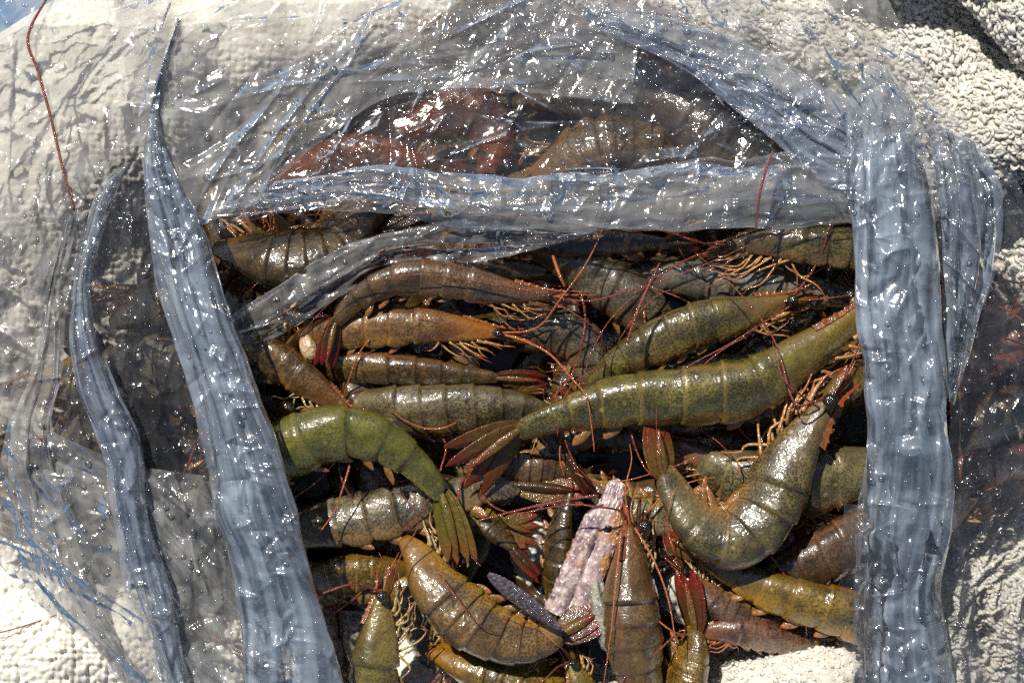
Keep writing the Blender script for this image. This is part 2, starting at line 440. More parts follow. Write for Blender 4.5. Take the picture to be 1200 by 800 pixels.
towel_roll([(950, -125, 54), (1020, -110, 60), (1090, -104, 60), (1150, -115, 54)], 46, 43, 16, amp=3.4)  # unseen fold added above the frame to shade the towel corner
towel_roll([(1150, -70, 44), (1195, -10, 50), (1260, 60, 52), (1330, 110, 44)], 44, 41, 13, amp=3.0)

def pile_loops():
    p = np.concatenate([l[0] for l in LOOPS]); n = np.concatenate([l[1] for l in LOOPS]); t = np.concatenate([l[2] for l in LOOPS]); sz = np.concatenate([l[3] for l in LOOPS]) * S
    rs = np.random.RandomState(2)
    K, Q = 6, 4
    b = np.cross(n, t)
    x = np.linspace(-1, 1, K)
    lean = rs.normal(0, .45, len(p))
    C = (p[:, None] + (x[None] * sz[:, None] * .55)[..., None] * t[:, None] + ((1 - x ** 2)[None] * sz[:, None] * .38)[..., None] * n[:, None]
         + ((1 - x ** 2)[None] * (lean * sz)[:, None] * .5)[..., None] * b[:, None])
    th = np.linspace(0, 2 * np.pi, Q, endpoint=False)
    rad = sz * .27
    V = C[:, :, None] + rad[:, None, None, None] * (np.cos(th)[None, None, :, None] * b[:, None, None] + np.sin(th)[None, None, :, None] * n[:, None, None])
    idx = np.arange(K * Q).reshape(K, Q)
    F = np.stack([idx[:-1], idx[1:], np.roll(idx[1:], -1, 1), np.roll(idx[:-1], -1, 1)], -1).reshape(-1, 4)
    FF = (F[None] + (np.arange(len(p)) * K * Q)[:, None, None]).reshape(-1, 4)
    o = mesh_raw('terry_loops', V.reshape(-1, 3), FF, M_TOWEL, tw)
    o['kind'] = 'stuff'
pile_loops()

# ------------------------------------------------------------------ dark sheet added below the heap, standing in for shade in the gaps
def dark_gap_sheet():
    k = N('dark_gap_sheet')
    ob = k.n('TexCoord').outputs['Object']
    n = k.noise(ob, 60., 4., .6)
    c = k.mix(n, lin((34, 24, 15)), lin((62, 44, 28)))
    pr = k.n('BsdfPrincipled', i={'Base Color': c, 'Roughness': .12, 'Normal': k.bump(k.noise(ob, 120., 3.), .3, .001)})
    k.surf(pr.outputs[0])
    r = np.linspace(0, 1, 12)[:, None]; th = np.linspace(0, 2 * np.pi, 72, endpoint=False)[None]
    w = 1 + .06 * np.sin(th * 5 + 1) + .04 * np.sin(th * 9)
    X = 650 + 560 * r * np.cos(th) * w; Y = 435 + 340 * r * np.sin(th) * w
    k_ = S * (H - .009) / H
    o = mesh_grid('dark_gap_sheet', np.stack([(X - 600) * k_, (400 - Y) * k_, np.full_like(X, .009)], -1), k.m, None, True)
    o['kind'] = 'stuff'; o['label'] = 'dark brown sheet added under the shrimps to make the gaps look shaded'; o['category'] = 'water'
dark_gap_sheet()

# ------------------------------------------------------------------ shrimps
U_ = 'shrimps under the film'
SEG = np.array([0, .36, .46, .56, .67, .77, .85, 1.0])     # carapace, then six abdominal plates
def shrimp(label, pts, w, mat='brown', tail=M_FAN, flip=None, tilt=22, seed=1, legs=5, fan=1., fan_dir=None, spread=26, leg_mat=M_LEG,
           swim=True, ants=(), ant_mat=M_ANT, head=True, group='shrimps heaped in the bag', leglen=1., slim=.78, fan_up=0., feel=None):
    if feel is None: feel = (1 if ants else 2) if head else 0
    rng = np.random.RandomState(seed)
    C = spline([P(*p) for p in pts], 181)
    L = np.linalg.norm(np.diff(C, axis=0), axis=1).sum()
    hw = w * S * .5 * (.82 if group != U_ else .9)
    lo = C[90].copy(); lo[2] = max(0., C[:, 2].min() - hw)
    root = empty('shrimp', lo, label, 'shrimp', group)
    T = unit(np.gradient(C, axis=0))
    for _ in range(6): T = unit(np.vstack([T[:1], (T[:-2] + 2 * T[1:-1] + T[2:]) / 4, T[-1:]]))
    Up = np.array((0, 0, 1.))
    Lf = unit(np.cross(Up, T)); U2 = np.cross(T, Lf)
    curv = np.cross(T[10], T[-10])[2] if flip is None else flip
    sg = -1. if curv > 0 else 1.
    D = sg * Lf * math.cos(R(tilt)) + U2 * math.sin(R(tilt)); W = np.cross(T, D)
    us = [0., .012, .03]
    seg_i = []
    st = []
    for k in range(7):
        a, b = SEG[k], SEG[k + 1]
        m = 18 if k == 0 else 9
        f = np.linspace(0, 1, m)
        f = f[1:] if k == 0 else f
        for x in f:
            st.append((a + (b - a) * (x * .985 + .005), x, k))
    st = [(0.0, .3, 0), (.004, .3, 0)] + st
    us = np.array([s[0] for s in st]); fs = np.array([s[1] for s in st]); ks = np.array([s[2] for s in st])
    hgt = np.interp(us, [0, .003, .03, .08, .16, .26, .36, .46, .58, .70, .80, .88, .95, 1.0],
                    [.02, .20, .31, .43, .62, .84, .97, 1.0, .97, .85, .70, .56, .43, .31])
    hgt[-1] *= .35
    ab = ks > 0
    hgt = hgt * np.where(ab, .955 + .09 * fs, 1. + .07 * smooth(.75, 1., fs))
    wid = hgt * np.where(ab, slim, slim * .95 + .0 * us) * np.interp(us, [0, .1, .36, .8, 1], [.9, .95, 1., .95, .75])
    nv = 28
    th = np.linspace(0, 2 * np.pi, nv, endpoint=False)
    cs, sn = np.cos(th), np.sin(th)
    dd = np.where(cs > 0, np.abs(cs) ** .92, -np.abs(cs) ** .85)
    hh = hgt[:, None] * dd[None]
    # hanging side plates (pleura) with scalloped rims, hollow between them
    lobe = np.exp(-((np.abs(sn) - .55) / .28) ** 2) * (cs < 0)
    hollow = np.exp(-(sn / .33) ** 2) * (cs < 0)
    sc = np.where(ab, np.sin(np.pi * np.clip(fs, 0, 1)) ** .6, .35)
    hh = hh - hgt[:, None] * (.16 * sc[:, None] * lobe[None] - .20 * hollow[None])
    ww = wid[:, None] * (np.sign(sn) * np.abs(sn) ** .9)[None] * (1 - .0 * lobe[None])
    jx = .035 * (rng.rand(len(us), nv) - .5) * hgt[:, None]
    low = .05 * hgt[:, None] * np.sin(th[None] * 3 + us[:, None] * 21 + seed)
    ww = ww + jx + low * .5; hh = hh + low * .5
    g = lambda A: np.stack([np.interp(us, np.linspace(0, 1, 181), A[:, c]) for c in range(3)], 1)
    Cu, Du, Wu, Tu = g(C), unit(g(D)), unit(g(W)), unit(g(T))
    V = Cu[:, None] + hw * (hh[..., None] * Du[:, None] + ww[..., None] * Wu[:, None])
    V = V + (hw * .16 * np.where(ab, .3 + .7 * fs, 0.)[:, None] * (lobe[None] - .55 * (cs > .2)[None] * cs[None]))[..., None] * Tu[:, None]
    uv = np.stack(np.broadcast_arrays(us[:, None], (.5 * (1 - np.abs(th / np.pi - 1)))[None]), -1)
    uv2 = np.stack(np.broadcast_arrays(np.where(ab, fs, .3 + .65 * np.clip((fs - .9) / .1, 0, 1))[:, None], us[:, None]), -1)
    uv2 = np.broadcast_to(uv2, (len(us), nv, 2))
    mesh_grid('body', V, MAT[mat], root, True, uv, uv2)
    at = lambda u, d=0., s=0.: (np.array([np.interp(u, np.linspace(0, 1, 181), C[:, c]) for c in range(3)])
                                + hw * (d * unit(np.array([np.interp(u, np.linspace(0, 1, 181), D[:, c]) for c in range(3)]))
                                        + s * unit(np.array([np.interp(u, np.linspace(0, 1, 181), W[:, c]) for c in range(3)]))))
    t0, d0, w0 = T[0], D[0], W[0]
    up = 1. if w0[2] > 0 else -1.      # which flank faces upwards
    if head:
        # rostrum: toothed blade above the eyes
        n = 33; x = np.linspace(0, 1, n)
        b = at(.14, .60)
        tip = at(0, .32) - t0 * L * .10 + d0 * hw * .06
        ax = spline([at(.17, .66), at(.10, .50), at(.04, .36), at(0, .30) - t0 * L * .03, tip], n)
        tee = (np.arange(n) % 4 == 0) * np.where((x > .1) & (x < .85), 1., 0.)
        ht = hw * (.13 * (1 - x) + .02) + tee * hw * .07
        hb = hw * (.16 * (1 - x) + .02); wt = hw * (.13 * (1 - x) + .015)
        Vr = np.stack([ax + ht[:, None] * d0, ax + wt[:, None] * w0, ax - hb[:, None] * d0, ax - wt[:, None] * w0], 1)
        uvr = np.stack(np.broadcast_arrays(x[:, None], np.array([0, .25, .5, .75])[None]), -1)
        mesh_grid('rostrum', Vr, M_ROS, root, True, uvr, smooth=False)
        for s in (up, -up):
            e0 = at(.045, .14, s * .30); e1 = at(.025, .18, s * .5) - t0 * hw * .02
            stalk = tube('eye_stalk', [e0, (e0 + e1) / 2, e1], [hw * .10, hw * .09, hw * .12], M_STALK, root, 8)
            la = np.linspace(0, np.pi, 9); lo_ = np.linspace(0, 2 * np.pi, 12, endpoint=False)
            er = hw * .25
            ce = e1 + w0 * s * er * .6
            Ve = ce + er * np.stack([np.sin(la)[:, None] * np.cos(lo_)[None], np.sin(la)[:, None] * np.sin(lo_)[None],
                                     np.cos(la)[:, None] * np.ones(12)[None]], -1)
            mesh_grid('eye', Ve, M_EYE, stalk, True)
            # antennal scale: long blade beside the mouth
            blade('antenna_scale', at(.03, -.12, s * .25), -t0 - d0 * .06 + w0 * s * .1, d0 + w0 * s * .4, L * .15, hw * .42, M_FAN if mat != 'red' else M_FANR, root, hw * .04)
            a0 = at(.01, -.02, s * .14)
            tube('antennule', [a0, a0 - t0 * L * .08 + d0 * hw * rng.uniform(-.2, .3), a0 - t0 * L * .19 + d0 * hw * rng.uniform(-.6, .6) + w0 * s * hw * .2],
                 [hw * .05, hw * .03, hw * .012], M_ANTO, root, 5)
        # mouthparts
        for q in range(2):
            m0 = at(.07 + .03 * q, -.42, up * .3)
            tube('mouthpart', [m0, m0 - t0 * L * .06 - d0 * hw * .1, m0 - t0 * L * (.13 - .02 * q) - d0 * hw * (.1 + .2 * q)], [hw * .10, hw * .07, hw * .025], leg_mat, root, 6)
    for q in range(legs):
        for s in (up, -up, up * .4):
            u0 = .12 + .045 * q
            a0 = at(u0, -hgt_at(u0) * .82, s * .32)
            fwd = -1 if q < 3 else rng.choice([-1, -.6, .5])
            u0 += rng.uniform(-.02, .02)
            l1 = hw * (.55 + .12 * q) * leglen * rng.uniform(.75, 1.35)
            tt = np.array([np.interp(u0, np.linspace(0, 1, 181), T[:, c]) for c in range(3)])
            a1 = a0 - D[60] * l1 * rng.uniform(.1, .7) + tt * fwd * l1 * rng.uniform(.4, 1.) + w0 * s * hw * rng.uniform(-.1, .3)
            a2 = a1 + tt * fwd * l1 * rng.uniform(.3, 1.2) - D[60] * l1 * rng.uniform(-.35, .5) + W[60] * l1 * rng.uniform(-.2, .2)
            a3 = a2 + tt * fwd * l1 * rng.uniform(-.1, .8) - D[60] * l1 * rng.uniform(-.3, .6)
            tube('walking_leg', [a0, a1, a2, a3], [hw * .065, hw * .05, hw * .038, hw * .012], leg_mat, root, 5, 12)
    if swim:
        for q in range(5):
            um = (SEG[q + 1] + SEG[q + 2]) / 2
            hm = hgt_at(um)
            i = int(um * 180)
            a0 = at(um, -hm * .82, up * .25)
            blade('swimmeret', a0, -D[i] * .55 + T[i] * .85 + W[i] * up * .1, T[i] + W[i] * .3, hw * rng.uniform(.6, .95), hw * rng.uniform(.3, .45), M_SWIM, root, hw * .05, curl=rng.uniform(-.1, .2))
    if fan:
        te = unit(fan_dir_vec(fan_dir, C[-1])) if fan_dir is not None else T[-1]
        te = unit(te + np.array((0, 0, fan_up)))
        sd = unit(D[-1] - te * np.dot(D[-1], te)); nn = np.cross(te, sd)
        if abs(nn[2]) < .3: nn = nn
        ln = hw * 2.35 * fan
        bs = C[-1] - te * hw * .25
        blade('telson', bs + nn * hw * .1 * np.sign(nn[2] + 1e-6), te, sd, ln * .82, hw * .42, MAT_T(mat), root, hw * .10, tipw=.1)
        for j, (an, lf) in enumerate(((-1., .96), (-.45, 1.), (.45, 1.), (1., .96))):
            aa = R(an * spread)
            dj = te * math.cos(aa) + sd * math.sin(aa)
            blade('uropod', bs + sd * hw * .12 * an - nn * hw * .05 * (j % 2) * np.sign(nn[2] + 1e-6), dj, np.cross(nn, dj), ln * lf * rng.uniform(.9, 1.05), hw * .68, tail, root, hw * .022, curl=rng.uniform(-.05, .05))
    for q in range(feel):
        # long feelers that sweep away over the neighbours
        a0 = at(.015, .05, up * .2)
        an = math.atan2(-t0[1], -t0[0]) + rng.uniform(-.5, .5); cv = rng.choice([-1, 1]) * rng.uniform(.25, .75)
        path = [a0]; stp = L * rng.uniform(.10, .17)
        for i2 in range(6):
            an += cv * (1.3 if i2 < 2 else .5) * rng.uniform(.2, 1.6)
            z2 = min(.056, path[-1][2] + (.006 if i2 < 2 else rng.uniform(-.003, .003)))
            path.append(np.array((path[-1][0] + stp * math.cos(an), path[-1][1] + stp * math.sin(an), z2)))
        rr = .00042 * rng.uniform(.7, 1.2)
        tube('antenna', path, [rr, rr * .9, rr * .6, rr * .35], M_ANT if rng.rand() < .6 else M_ANTO, root, 5, 40)
    for a in ants:
        r = hw * .04
        tube('antenna', [P(*q) for q in a], [r, r * .85, r * .6, r * .3], ant_mat, root, 6, max(20, len(a) * 8))
    return root

def hgt_at(u):
    return float(np.interp(u, [0, .03, .08, .16, .26, .36, .46, .58, .70, .80, .88, .95, 1.0], [.3, .36, .50, .72, .92, .98, 1.0, .98, .88, .74, .60, .47, .34]))
def fan_dir_vec(a, c):
    return np.array((math.cos(R(a)), math.sin(R(a)), 0.))
def MAT_T(m): return M_FANG if m in ('green',) else (M_FAND if m in ('dark', 'grey') else M_FAN)

# --- the open part of the heap, top layer first
shrimp('big olive shrimp stretched across the middle with cream flecks and tail fan spread at left',
       [(1022, 352, 46), (985, 385, 47), (935, 420, 47), (880, 452, 47), (810, 462, 46), (730, 468, 45), (660, 486, 44), (603, 505, 42)], 82, 'olive', M_FAN,
       flip=1, tilt=35, seed=3, fan=1.15, fan_dir=217, spread=24, leglen=.9)
shrimp('bright green shrimp bent down over the others beside the gathered blue film at left',
       [(190, 640, 30), (225, 600, 36), (270, 560, 42), (325, 530, 47), (385, 506, 49), (440, 512, 49), (490, 546, 47), (520, 582, 45)], 78, 'green', M_FANG,
       tilt=28, seed=5, fan=1.2, fan_dir=-75, spread=9, legs=0, head=True)
shrimp('arched brown shrimp over the top of the left group, tail tip red and pointing down',
       [(648, 346, 44), (610, 343, 45), (560, 335, 46), (500, 324, 46), (450, 332, 45), (412, 356, 43), (392, 380, 41)], 48, 'brown', M_FANR,
       tilt=30, seed=7, fan=1.2, fan_dir=-103, spread=9, leg_mat=M_LEG, leglen=1.3,
       ants=[[(645, 352, 48), (680, 372, 52), (705, 395, 50), (703, 430, 46)], [(640, 345, 50), (560, 330, 54), (480, 322, 55), (400, 345, 50), (345, 400, 46)]])
shrimp('orange-brown shrimp head with a round black eye, tucked under the arched one',
       [(588, 391, 36), (560, 388, 37), (510, 382, 37), (450, 382, 36), (400, 388, 34), (355, 400, 28), (330, 420, 22)], 54, 'amber', M_FANR,
       flip=1, tilt=14, seed=9, fan=0, legs=4)
shrimp('dark wet brown shrimp with dark red tail tip, below the one with the black eye',
       [(310, 424, 18), (350, 425, 24), (400, 428, 30), (470, 432, 33), (540, 438, 34), (585, 442, 34)], 46, 'brown', M_FANR,
       flip=-1, tilt=40, seed=11, fan=1.3, fan_dir=-3, spread=6, legs=2, head=False)
shrimp('stout grey shrimp with a yellow-green smudge, just above the bright green one',
       [(372, 478, 20), (410, 476, 25), (460, 480, 29), (520, 478, 31), (570, 476, 32), (615, 478, 30), (650, 490, 26)], 72, 'grey', M_FAND,
       flip=-1, tilt=30, seed=13, fan=.8, legs=2, head=False)
shrimp('small brownish shrimp slanting down to the right beside the blue film, orange legs trailing',
       [(408, 482, 32), (385, 465, 33), (350, 440, 34), (310, 412, 33), (275, 398, 28), (240, 400, 22)], 52, 'brown', M_FAN,
       flip=1, tilt=20, seed=15, fan=0, legs=5, leg_mat=M_LEGP)
shrimp('blackish shrimp back showing between the green one and the slanting one',
       [(440, 500, 16), (400, 498, 18), (360, 490, 20), (310, 486, 20), (260, 490, 18), (220, 500, 16)], 56, 'dark', M_FAND, flip=1, seed=17, fan=0, legs=0, head=False)
shrimp('long grey-brown shrimp under the green tail, yellowish tail pointing right',
       [(290, 640, 24), (335, 625, 28), (385, 614, 31), (440, 604, 32), (500, 590, 31), (555, 576, 30), (608, 568, 29)], 74, 'grey', M_FAN,
       flip=-1, tilt=-10, seed=19, fan=1.25, fan_dir=-6, spread=7, legs=3, head=False)
shrimp('shiny shrimp curled like a U at right, pointed orange head and black eye upwards',
       [(976, 466, 47), (955, 492, 47), (922, 545, 46), (898, 600, 46), (862, 632, 46), (822, 620, 46), (795, 585, 45), (776, 550, 44)], 84, 'olive', M_FAN,
       tilt=24, seed=21, fan=.8, fan_dir=98, spread=7, leglen=1.25, leg_mat=M_LEG,
       ants=[[(975, 465, 50), (955, 470, 58), (930, 470, 60), (908, 400, 58), (868, 345, 58), (815, 296, 54)], [(960, 478, 50), (935, 460, 60), (916, 440, 62), (905, 400, 62)]])
shrimp('bluish grey shrimp lying behind the U-shaped one by the gathered film',
       [(1075, 540, 26), (1030, 548, 30), (985, 556, 32), (935, 562, 32), (880, 560, 30), (830, 545, 26), (790, 530, 20)], 92, 'grey', M_FAND, flip=1, tilt=30, seed=23, fan=.8, legs=2, head=False)
shrimp('dark green shrimp above the big olive one, head and red feelers to the right',
       [(928, 350, 38), (890, 362, 40), (850, 372, 41), (805, 384, 41), (765, 402, 40), (725, 424, 37), (690, 455, 32)], 62, 'olive', M_FAN,
       flip=1, tilt=20, seed=25, fan=.7, legs=3, ants=[[(930, 352, 42), (965, 350, 45), (1000, 345, 45)], [(930, 356, 42), (860, 400, 50), (780, 450, 52), (770, 520, 50), (782, 570, 48)]])
shrimp('yellow-green shrimp along the lower edge of the level film band, orange legs folded under it',
       [(850, 290, 42), (880, 285, 43), (930, 284, 44), (985, 290, 44), (1040, 300, 42), (1090, 320, 36)], 56, 'olive', M_FAN,
       flip=-1, tilt=10, seed=27, fan=0, legs=5, leglen=1.6, swim=False)
shrimp('thin dark brown shrimp below the level film band, dark red tail tip beside orange legs',
       [(580, 290, 34), (620, 287, 36), (670, 284, 38), (720, 283, 39), (760, 284, 39), (785, 285, 39)], 40, 'dark', M_FANR, flip=-1, tilt=30, seed=29, fan=1., fan_dir=0, spread=8, legs=0, head=False)
shrimp('glassy grey shrimp slanting down behind the dark green one',
       [(620, 290, 26), (660, 306, 30), (700, 325, 32), (740, 350, 32), (775, 385, 28), (800, 430, 22)], 74, 'grey', M_FAND, flip=-1, tilt=35, seed=31, fan=0, legs=0, head=False)
shrimp('dark grey curled shrimp spotted with white glints, in the centre gap',
       [(560, 402, 20), (600, 392, 25), (645, 386, 28), (682, 400, 29), (692, 435, 28), (685, 470, 24)], 66, 'grey', M_FAND, tilt=30, seed=33, fan=0, legs=0, head=False)
shrimp('pale greyish white shrimp under the orange legs at upper right',
       [(720, 330, 22), (760, 326, 26), (810, 326, 29), (860, 330, 30), (920, 340, 30), (975, 345, 28), (1010, 350, 26)], 66, 'pale', M_FANR, flip=-1, tilt=40, seed=35, fan=1., fan_dir=0, spread=20, legs=0, head=False)
shrimp('golden brown dotted shrimp back between the U-shaped head and the right film',
       [(1090, 440, 26), (1040, 442, 30), (1000, 448, 32), (955, 462, 32), (910, 480, 28), (870, 500, 22)], 78, 'brown', M_FAN, flip=1, tilt=50, seed=37, fan=0, legs=0, head=False)
shrimp('upright dark shrimp at the bottom left with saw-edged nose and round eye pointing up',
       [(450, 690, 44), (447, 715, 44), (442, 760, 44), (436, 815, 42), (440, 860, 38), (470, 900, 30)], 66, 'olive', M_FAN, flip=1, tilt=16, seed=39, fan=0, legs=5, leg_mat=M_LEGP,
       ants=[[(458, 692, 48), (470, 650, 52), (490, 612, 52), (470, 575, 50)]])
shrimp('brown shrimp curving below the pink stick with a red tail to the right',
       [(472, 630, 36), (490, 652, 39), (510, 685, 41), (545, 722, 42), (590, 748, 42), (632, 752, 41), (662, 740, 40)], 80, 'umber', M_FANR, tilt=20, seed=41, fan=.75, fan_dir=28, spread=14, legs=3, head=False, leg_mat=M_LEGP, ants=[[(515, 672, 50), (535, 700, 54), (560, 730, 54), (584, 742, 50)]])
shrimp('upright brown shrimp in the bottom middle with long orange feelers along its back',
       [(737, 612, 40), (738, 640, 41), (738, 690, 42), (742, 745, 42), (752, 800, 40), (780, 850, 36)], 82, 'brown', M_FAN, flip=1, tilt=62, seed=43, fan=0, legs=4, leg_mat=M_LEGP, slim=.9,
       ants=[[(738, 615, 48), (733, 575, 52), (740, 540, 52), (738, 520, 50)], [(744, 618, 48), (768, 660, 53), (785, 710, 54), (795, 780, 52)], [(728, 622, 48), (722, 680, 53), (716, 740, 53), (706, 810, 50)]], ant_mat=M_ANTO)
shrimp('brown shrimp at the bottom whose orange-red tail points up',
       [(770, 880, 28), (785, 850, 32), (800, 810, 36), (812, 770, 37), (815, 735, 37)], 66, 'brown', M_FANR, flip=1, tilt=40, seed=45, fan=1.15, fan_dir=100, spread=10, legs=0, head=False)
shrimp('glossy dark brown shrimp below the U-shaped one, bending under the right film',
       [(1045, 850, 30), (1046, 800, 34), (1036, 755, 37), (1005, 722, 38), (955, 708, 38), (905, 692, 37), (860, 672, 36), (822, 650, 35)], 66, 'brown', M_FAN,
       tilt=24, seed=47, fan=.9, fan_dir=150, spread=8, legs=2, head=False)
shrimp('amber dotted shrimp wedge behind the glossy dark one by the right film',
       [(1080, 590, 26), (1040, 610, 29), (1000, 632, 31), (955, 655, 31), (905, 680, 28), (870, 700, 24)], 80, 'umber', M_FAN, flip=1, tilt=35, seed=49, fan=0, legs=3, head=False, leglen=1.3)
shrimp('brownish shrimp at the very bottom under the translucent curved one',
       [(500, 760, 26), (540, 775, 29), (590, 790, 30), (640, 810, 30), (690, 840, 28)], 70, 'brown', M_FAN, flip=1, tilt=40, seed=51, fan=0, legs=2, head=False)
shrimp('small shrimp head with a pale ringed eye at the bottom edge beside the grey shard',
       [(668, 772, 34), (676, 790, 34), (690, 825, 33), (705, 870, 30), (710, 910, 26)], 50, 'olive', M_FAN, flip=1, tilt=25, seed=53, fan=0, legs=2)
shrimp('smoky dark shrimp standing upright left of the pink piece',
       [(668, 760, 20), (660, 720, 24), (656, 680, 28), (656, 640, 30), (660, 605, 30), (668, 570, 28)], 44, 'dark', M_FANR, flip=1, tilt=40, seed=55, fan=0, legs=0, head=False)
shrimp('dark shrimp whose red edged tail fan hangs below the belly of the big olive one',
       [(600, 470, 24), (620, 480, 27), (635, 495, 29), (650, 515, 31), (662, 530, 32)], 36, 'dark', M_FAND, flip=1, tilt=40, seed=57, fan=1.9, fan_dir=-58, spread=7, legs=0, head=False, swim=False)
shrimp('dark shrimp with a bright red tail blade over the white cloth beside the pink stick',
       [(520, 590, 20), (545, 600, 24), (570, 615, 28), (590, 632, 30), (602, 644, 31)], 40, 'dark', M_FANR, flip=1, tilt=40, seed=59, fan=1.25, fan_dir=-48, spread=5, legs=0, head=False, swim=False)
shrimp('dark shrimp deep below the U-shaped one with dark red feelers',
       [(860, 650, 18), (900, 640, 20), (950, 625, 22), (1000, 610, 22), (1050, 600, 20)], 60, 'red', M_FANR, flip=1, seed=61, fan=0, legs=4, head=False, leg_mat=M_ANT, leglen=1.4)
shrimp('dull brown shrimp filling the hollow inside the curl of the U-shaped one',
       [(760, 520, 16), (800, 524, 20), (845, 535, 23), (885, 545, 24), (925, 550, 22)], 76, 'dark', M_FAN, flip=1, tilt=30, seed=63, fan=0, legs=3, head=False, leg_mat=M_LEG, leglen=1.5)

shrimp('dark brown shrimp lying level behind the upright one at the bottom left',
       [(486, 664, 24), (455, 668, 27), (415, 670, 29), (375, 674, 28), (340, 682, 25)], 54, 'brown', M_FAND, flip=1, tilt=30, seed=65, fan=0, legs=2, head=False)
shrimp('amber shrimp with red tail squeezed between the left blue strip and the upright shrimp',
       [(410, 860, 26), (404, 820, 30), (398, 780, 32), (396, 745, 32)], 42, 'amber', M_FANR, flip=1, tilt=40, seed=66, fan=1.1, fan_dir=95, spread=10, legs=0, head=False)
shrimp('small amber shrimp with thin reddish legs just above the white cloth bulge',
       [(812, 742, 34), (830, 740, 35), (856, 738, 35), (890, 744, 34), (925, 752, 32), (955, 758, 29)], 40, 'amber', M_FAN, flip=-1, tilt=20, seed=67, fan=.8, legs=5, leg_mat=M_ANTO, leglen=1.3)
shrimp('slim dark shrimp whose pointed head lies between the red tail and the glossy dark one',
       [(800, 668, 33), (822, 690, 34), (848, 712, 34), (880, 726, 33), (915, 730, 30)], 40, 'umber', M_FAN, flip=1, tilt=25, seed=68, fan=.8, legs=5, leg_mat=M_LEGP)
shrimp('slim brown shrimp with orange feelers deep in the gap below the big olive tail fan',
       [(560, 548, 26), (590, 545, 28), (625, 548, 28), (660, 552, 26), (690, 556, 24)], 40, 'umber', M_FAND, flip=-1, tilt=20, seed=69, fan=1., legs=4)
shrimp('slim grey shrimp with a pointed head in the shaded gap above the big olive back',
       [(735, 418, 30), (765, 428, 31), (805, 432, 31), (850, 428, 30), (890, 415, 28)], 44, 'grey', M_FAND, flip=-1, tilt=20, seed=70, fan=0, legs=4)

# --- the part of the heap that lies under the film
U_ = 'shrimps under the film'
def under(label, pts, w, mat, seed, **kw):
    a = dict(fan=.9, legs=3, head=False, group=U_, tilt=30); a.update(kw)
    return shrimp(label, pts, w, mat, a.pop('tail', M_FAND), seed=seed, **a)
under('dark brown shrimp under film at upper left of the heap, reddish patch on its side', [(250, 290, 34), (300, 300, 37), (350, 305, 38), (400, 290, 37), (440, 260, 34)], 74, 'dark', 71, flip=1)
under('olive brown shrimp slanting under the film left of the level band', [(350, 330, 28), (390, 290, 32), (420, 250, 35), (440, 215, 36), (450, 180, 34)], 70, 'brown', 72, flip=1, fan=0)
under('rusty orange shrimp under film above the left end of the level band', [(330, 215, 34), (370, 196, 37), (420, 184, 39), (470, 186, 38), (500, 200, 35)], 60, 'red', 73, legs=4, flip=-1, tail=M_FANR, head=True, feel=0)
under('purplish brown shrimp under film at the top middle of the heap', [(470, 160, 34), (510, 140, 37), (550, 130, 38), (580, 160, 37), (570, 205, 34)], 66, 'red', 74, fan=0)
under('brown shrimp under the film loop right of top middle, rusty along its side', [(620, 210, 34), (660, 190, 37), (700, 172, 38), (750, 168, 37), (800, 180, 34)], 70, 'brown', 75, flip=1)
under('blackish shrimp high under the film at the top of the heap', [(560, 70, 32), (610, 64, 35), (660, 60, 36), (710, 75, 36), (760, 100, 34)], 72, 'dark', 76, flip=-1)
under('dark shrimp under film beside the blue gathered corner at top right', [(720, 110, 30), (780, 130, 34), (840, 165, 36), (890, 205, 36), (930, 250, 32)], 80, 'dark', 77, flip=-1)
under('dark shrimp under film at the very top edge, left of the blackish ones', [(500, 60, 36), (535, 35, 38), (580, 18, 39), (625, 14, 38), (670, 25, 36)], 66, 'dark', 95, flip=1)
under('purplish dark shrimp under film at the top edge where the bluish fold begins', [(660, 40, 36), (705, 28, 38), (760, 34, 39), (810, 58, 38), (850, 95, 35)], 64, 'red', 96, flip=-1)
under('second blackish shrimp under film, right of the top middle', [(600, 120, 30), (650, 112, 33), (710, 110, 34), (760, 130, 33), (800, 160, 30)], 66, 'dark', 78, flip=1)
under('grey shrimp hidden by the level film band above the thin dark one', [(500, 250, 32), (560, 240, 35), (630, 235, 36), (700, 238, 36), (760, 245, 34)], 66, 'grey', 79, flip=1)
under('greyish shrimp behind the right half of the level film band', [(780, 245, 34), (830, 232, 36), (890, 228, 37), (950, 235, 36), (1000, 250, 33)], 66, 'pale', 80, flip=-1)
under('dim grey shrimp under film between the two gathered strips at left', [(120, 560, 30), (170, 580, 33), (220, 590, 34), (275, 575, 33), (320, 545, 30)], 84, 'dark', 81, flip=1)
under('dark shrimp under film left of the blue strip, low down', [(60, 600, 28), (110, 630, 31), (170, 650, 32), (230, 660, 31), (290, 650, 28)], 80, 'dark', 82, flip=-1)
under('brown shrimp at the left edge of the picture under clear film', [(-60, 480, 30), (-20, 510, 32), (10, 545, 34), (20, 590, 33), (10, 640, 30)], 76, 'brown', 83, tail=M_FANR)
under('dark grey shrimp under film inside the left strips, upper', [(90, 480, 30), (130, 450, 33), (180, 430, 34), (230, 440, 33), (270, 470, 30)], 84, 'grey', 84, flip=-1)
under('dark shrimp under film beside the left blue strip, upper', [(130, 380, 28), (170, 360, 31), (220, 350, 32), (280, 360, 31), (330, 350, 28)], 78, 'dark', 85, flip=1)
under('reddish shrimp under film right of the right gathered strip', [(1110, 300, 32), (1130, 330, 35), (1150, 370, 36), (1150, 410, 35), (1130, 450, 32)], 66, 'red', 86, head=True, tail=M_FANR, tilt=20, feel=0)
under('reddish brown shrimp under film at the right edge, upper', [(1110, 460, 30), (1140, 430, 33), (1180, 400, 34), (1220, 380, 33), (1260, 370, 30)], 70, 'red', 87, flip=1)
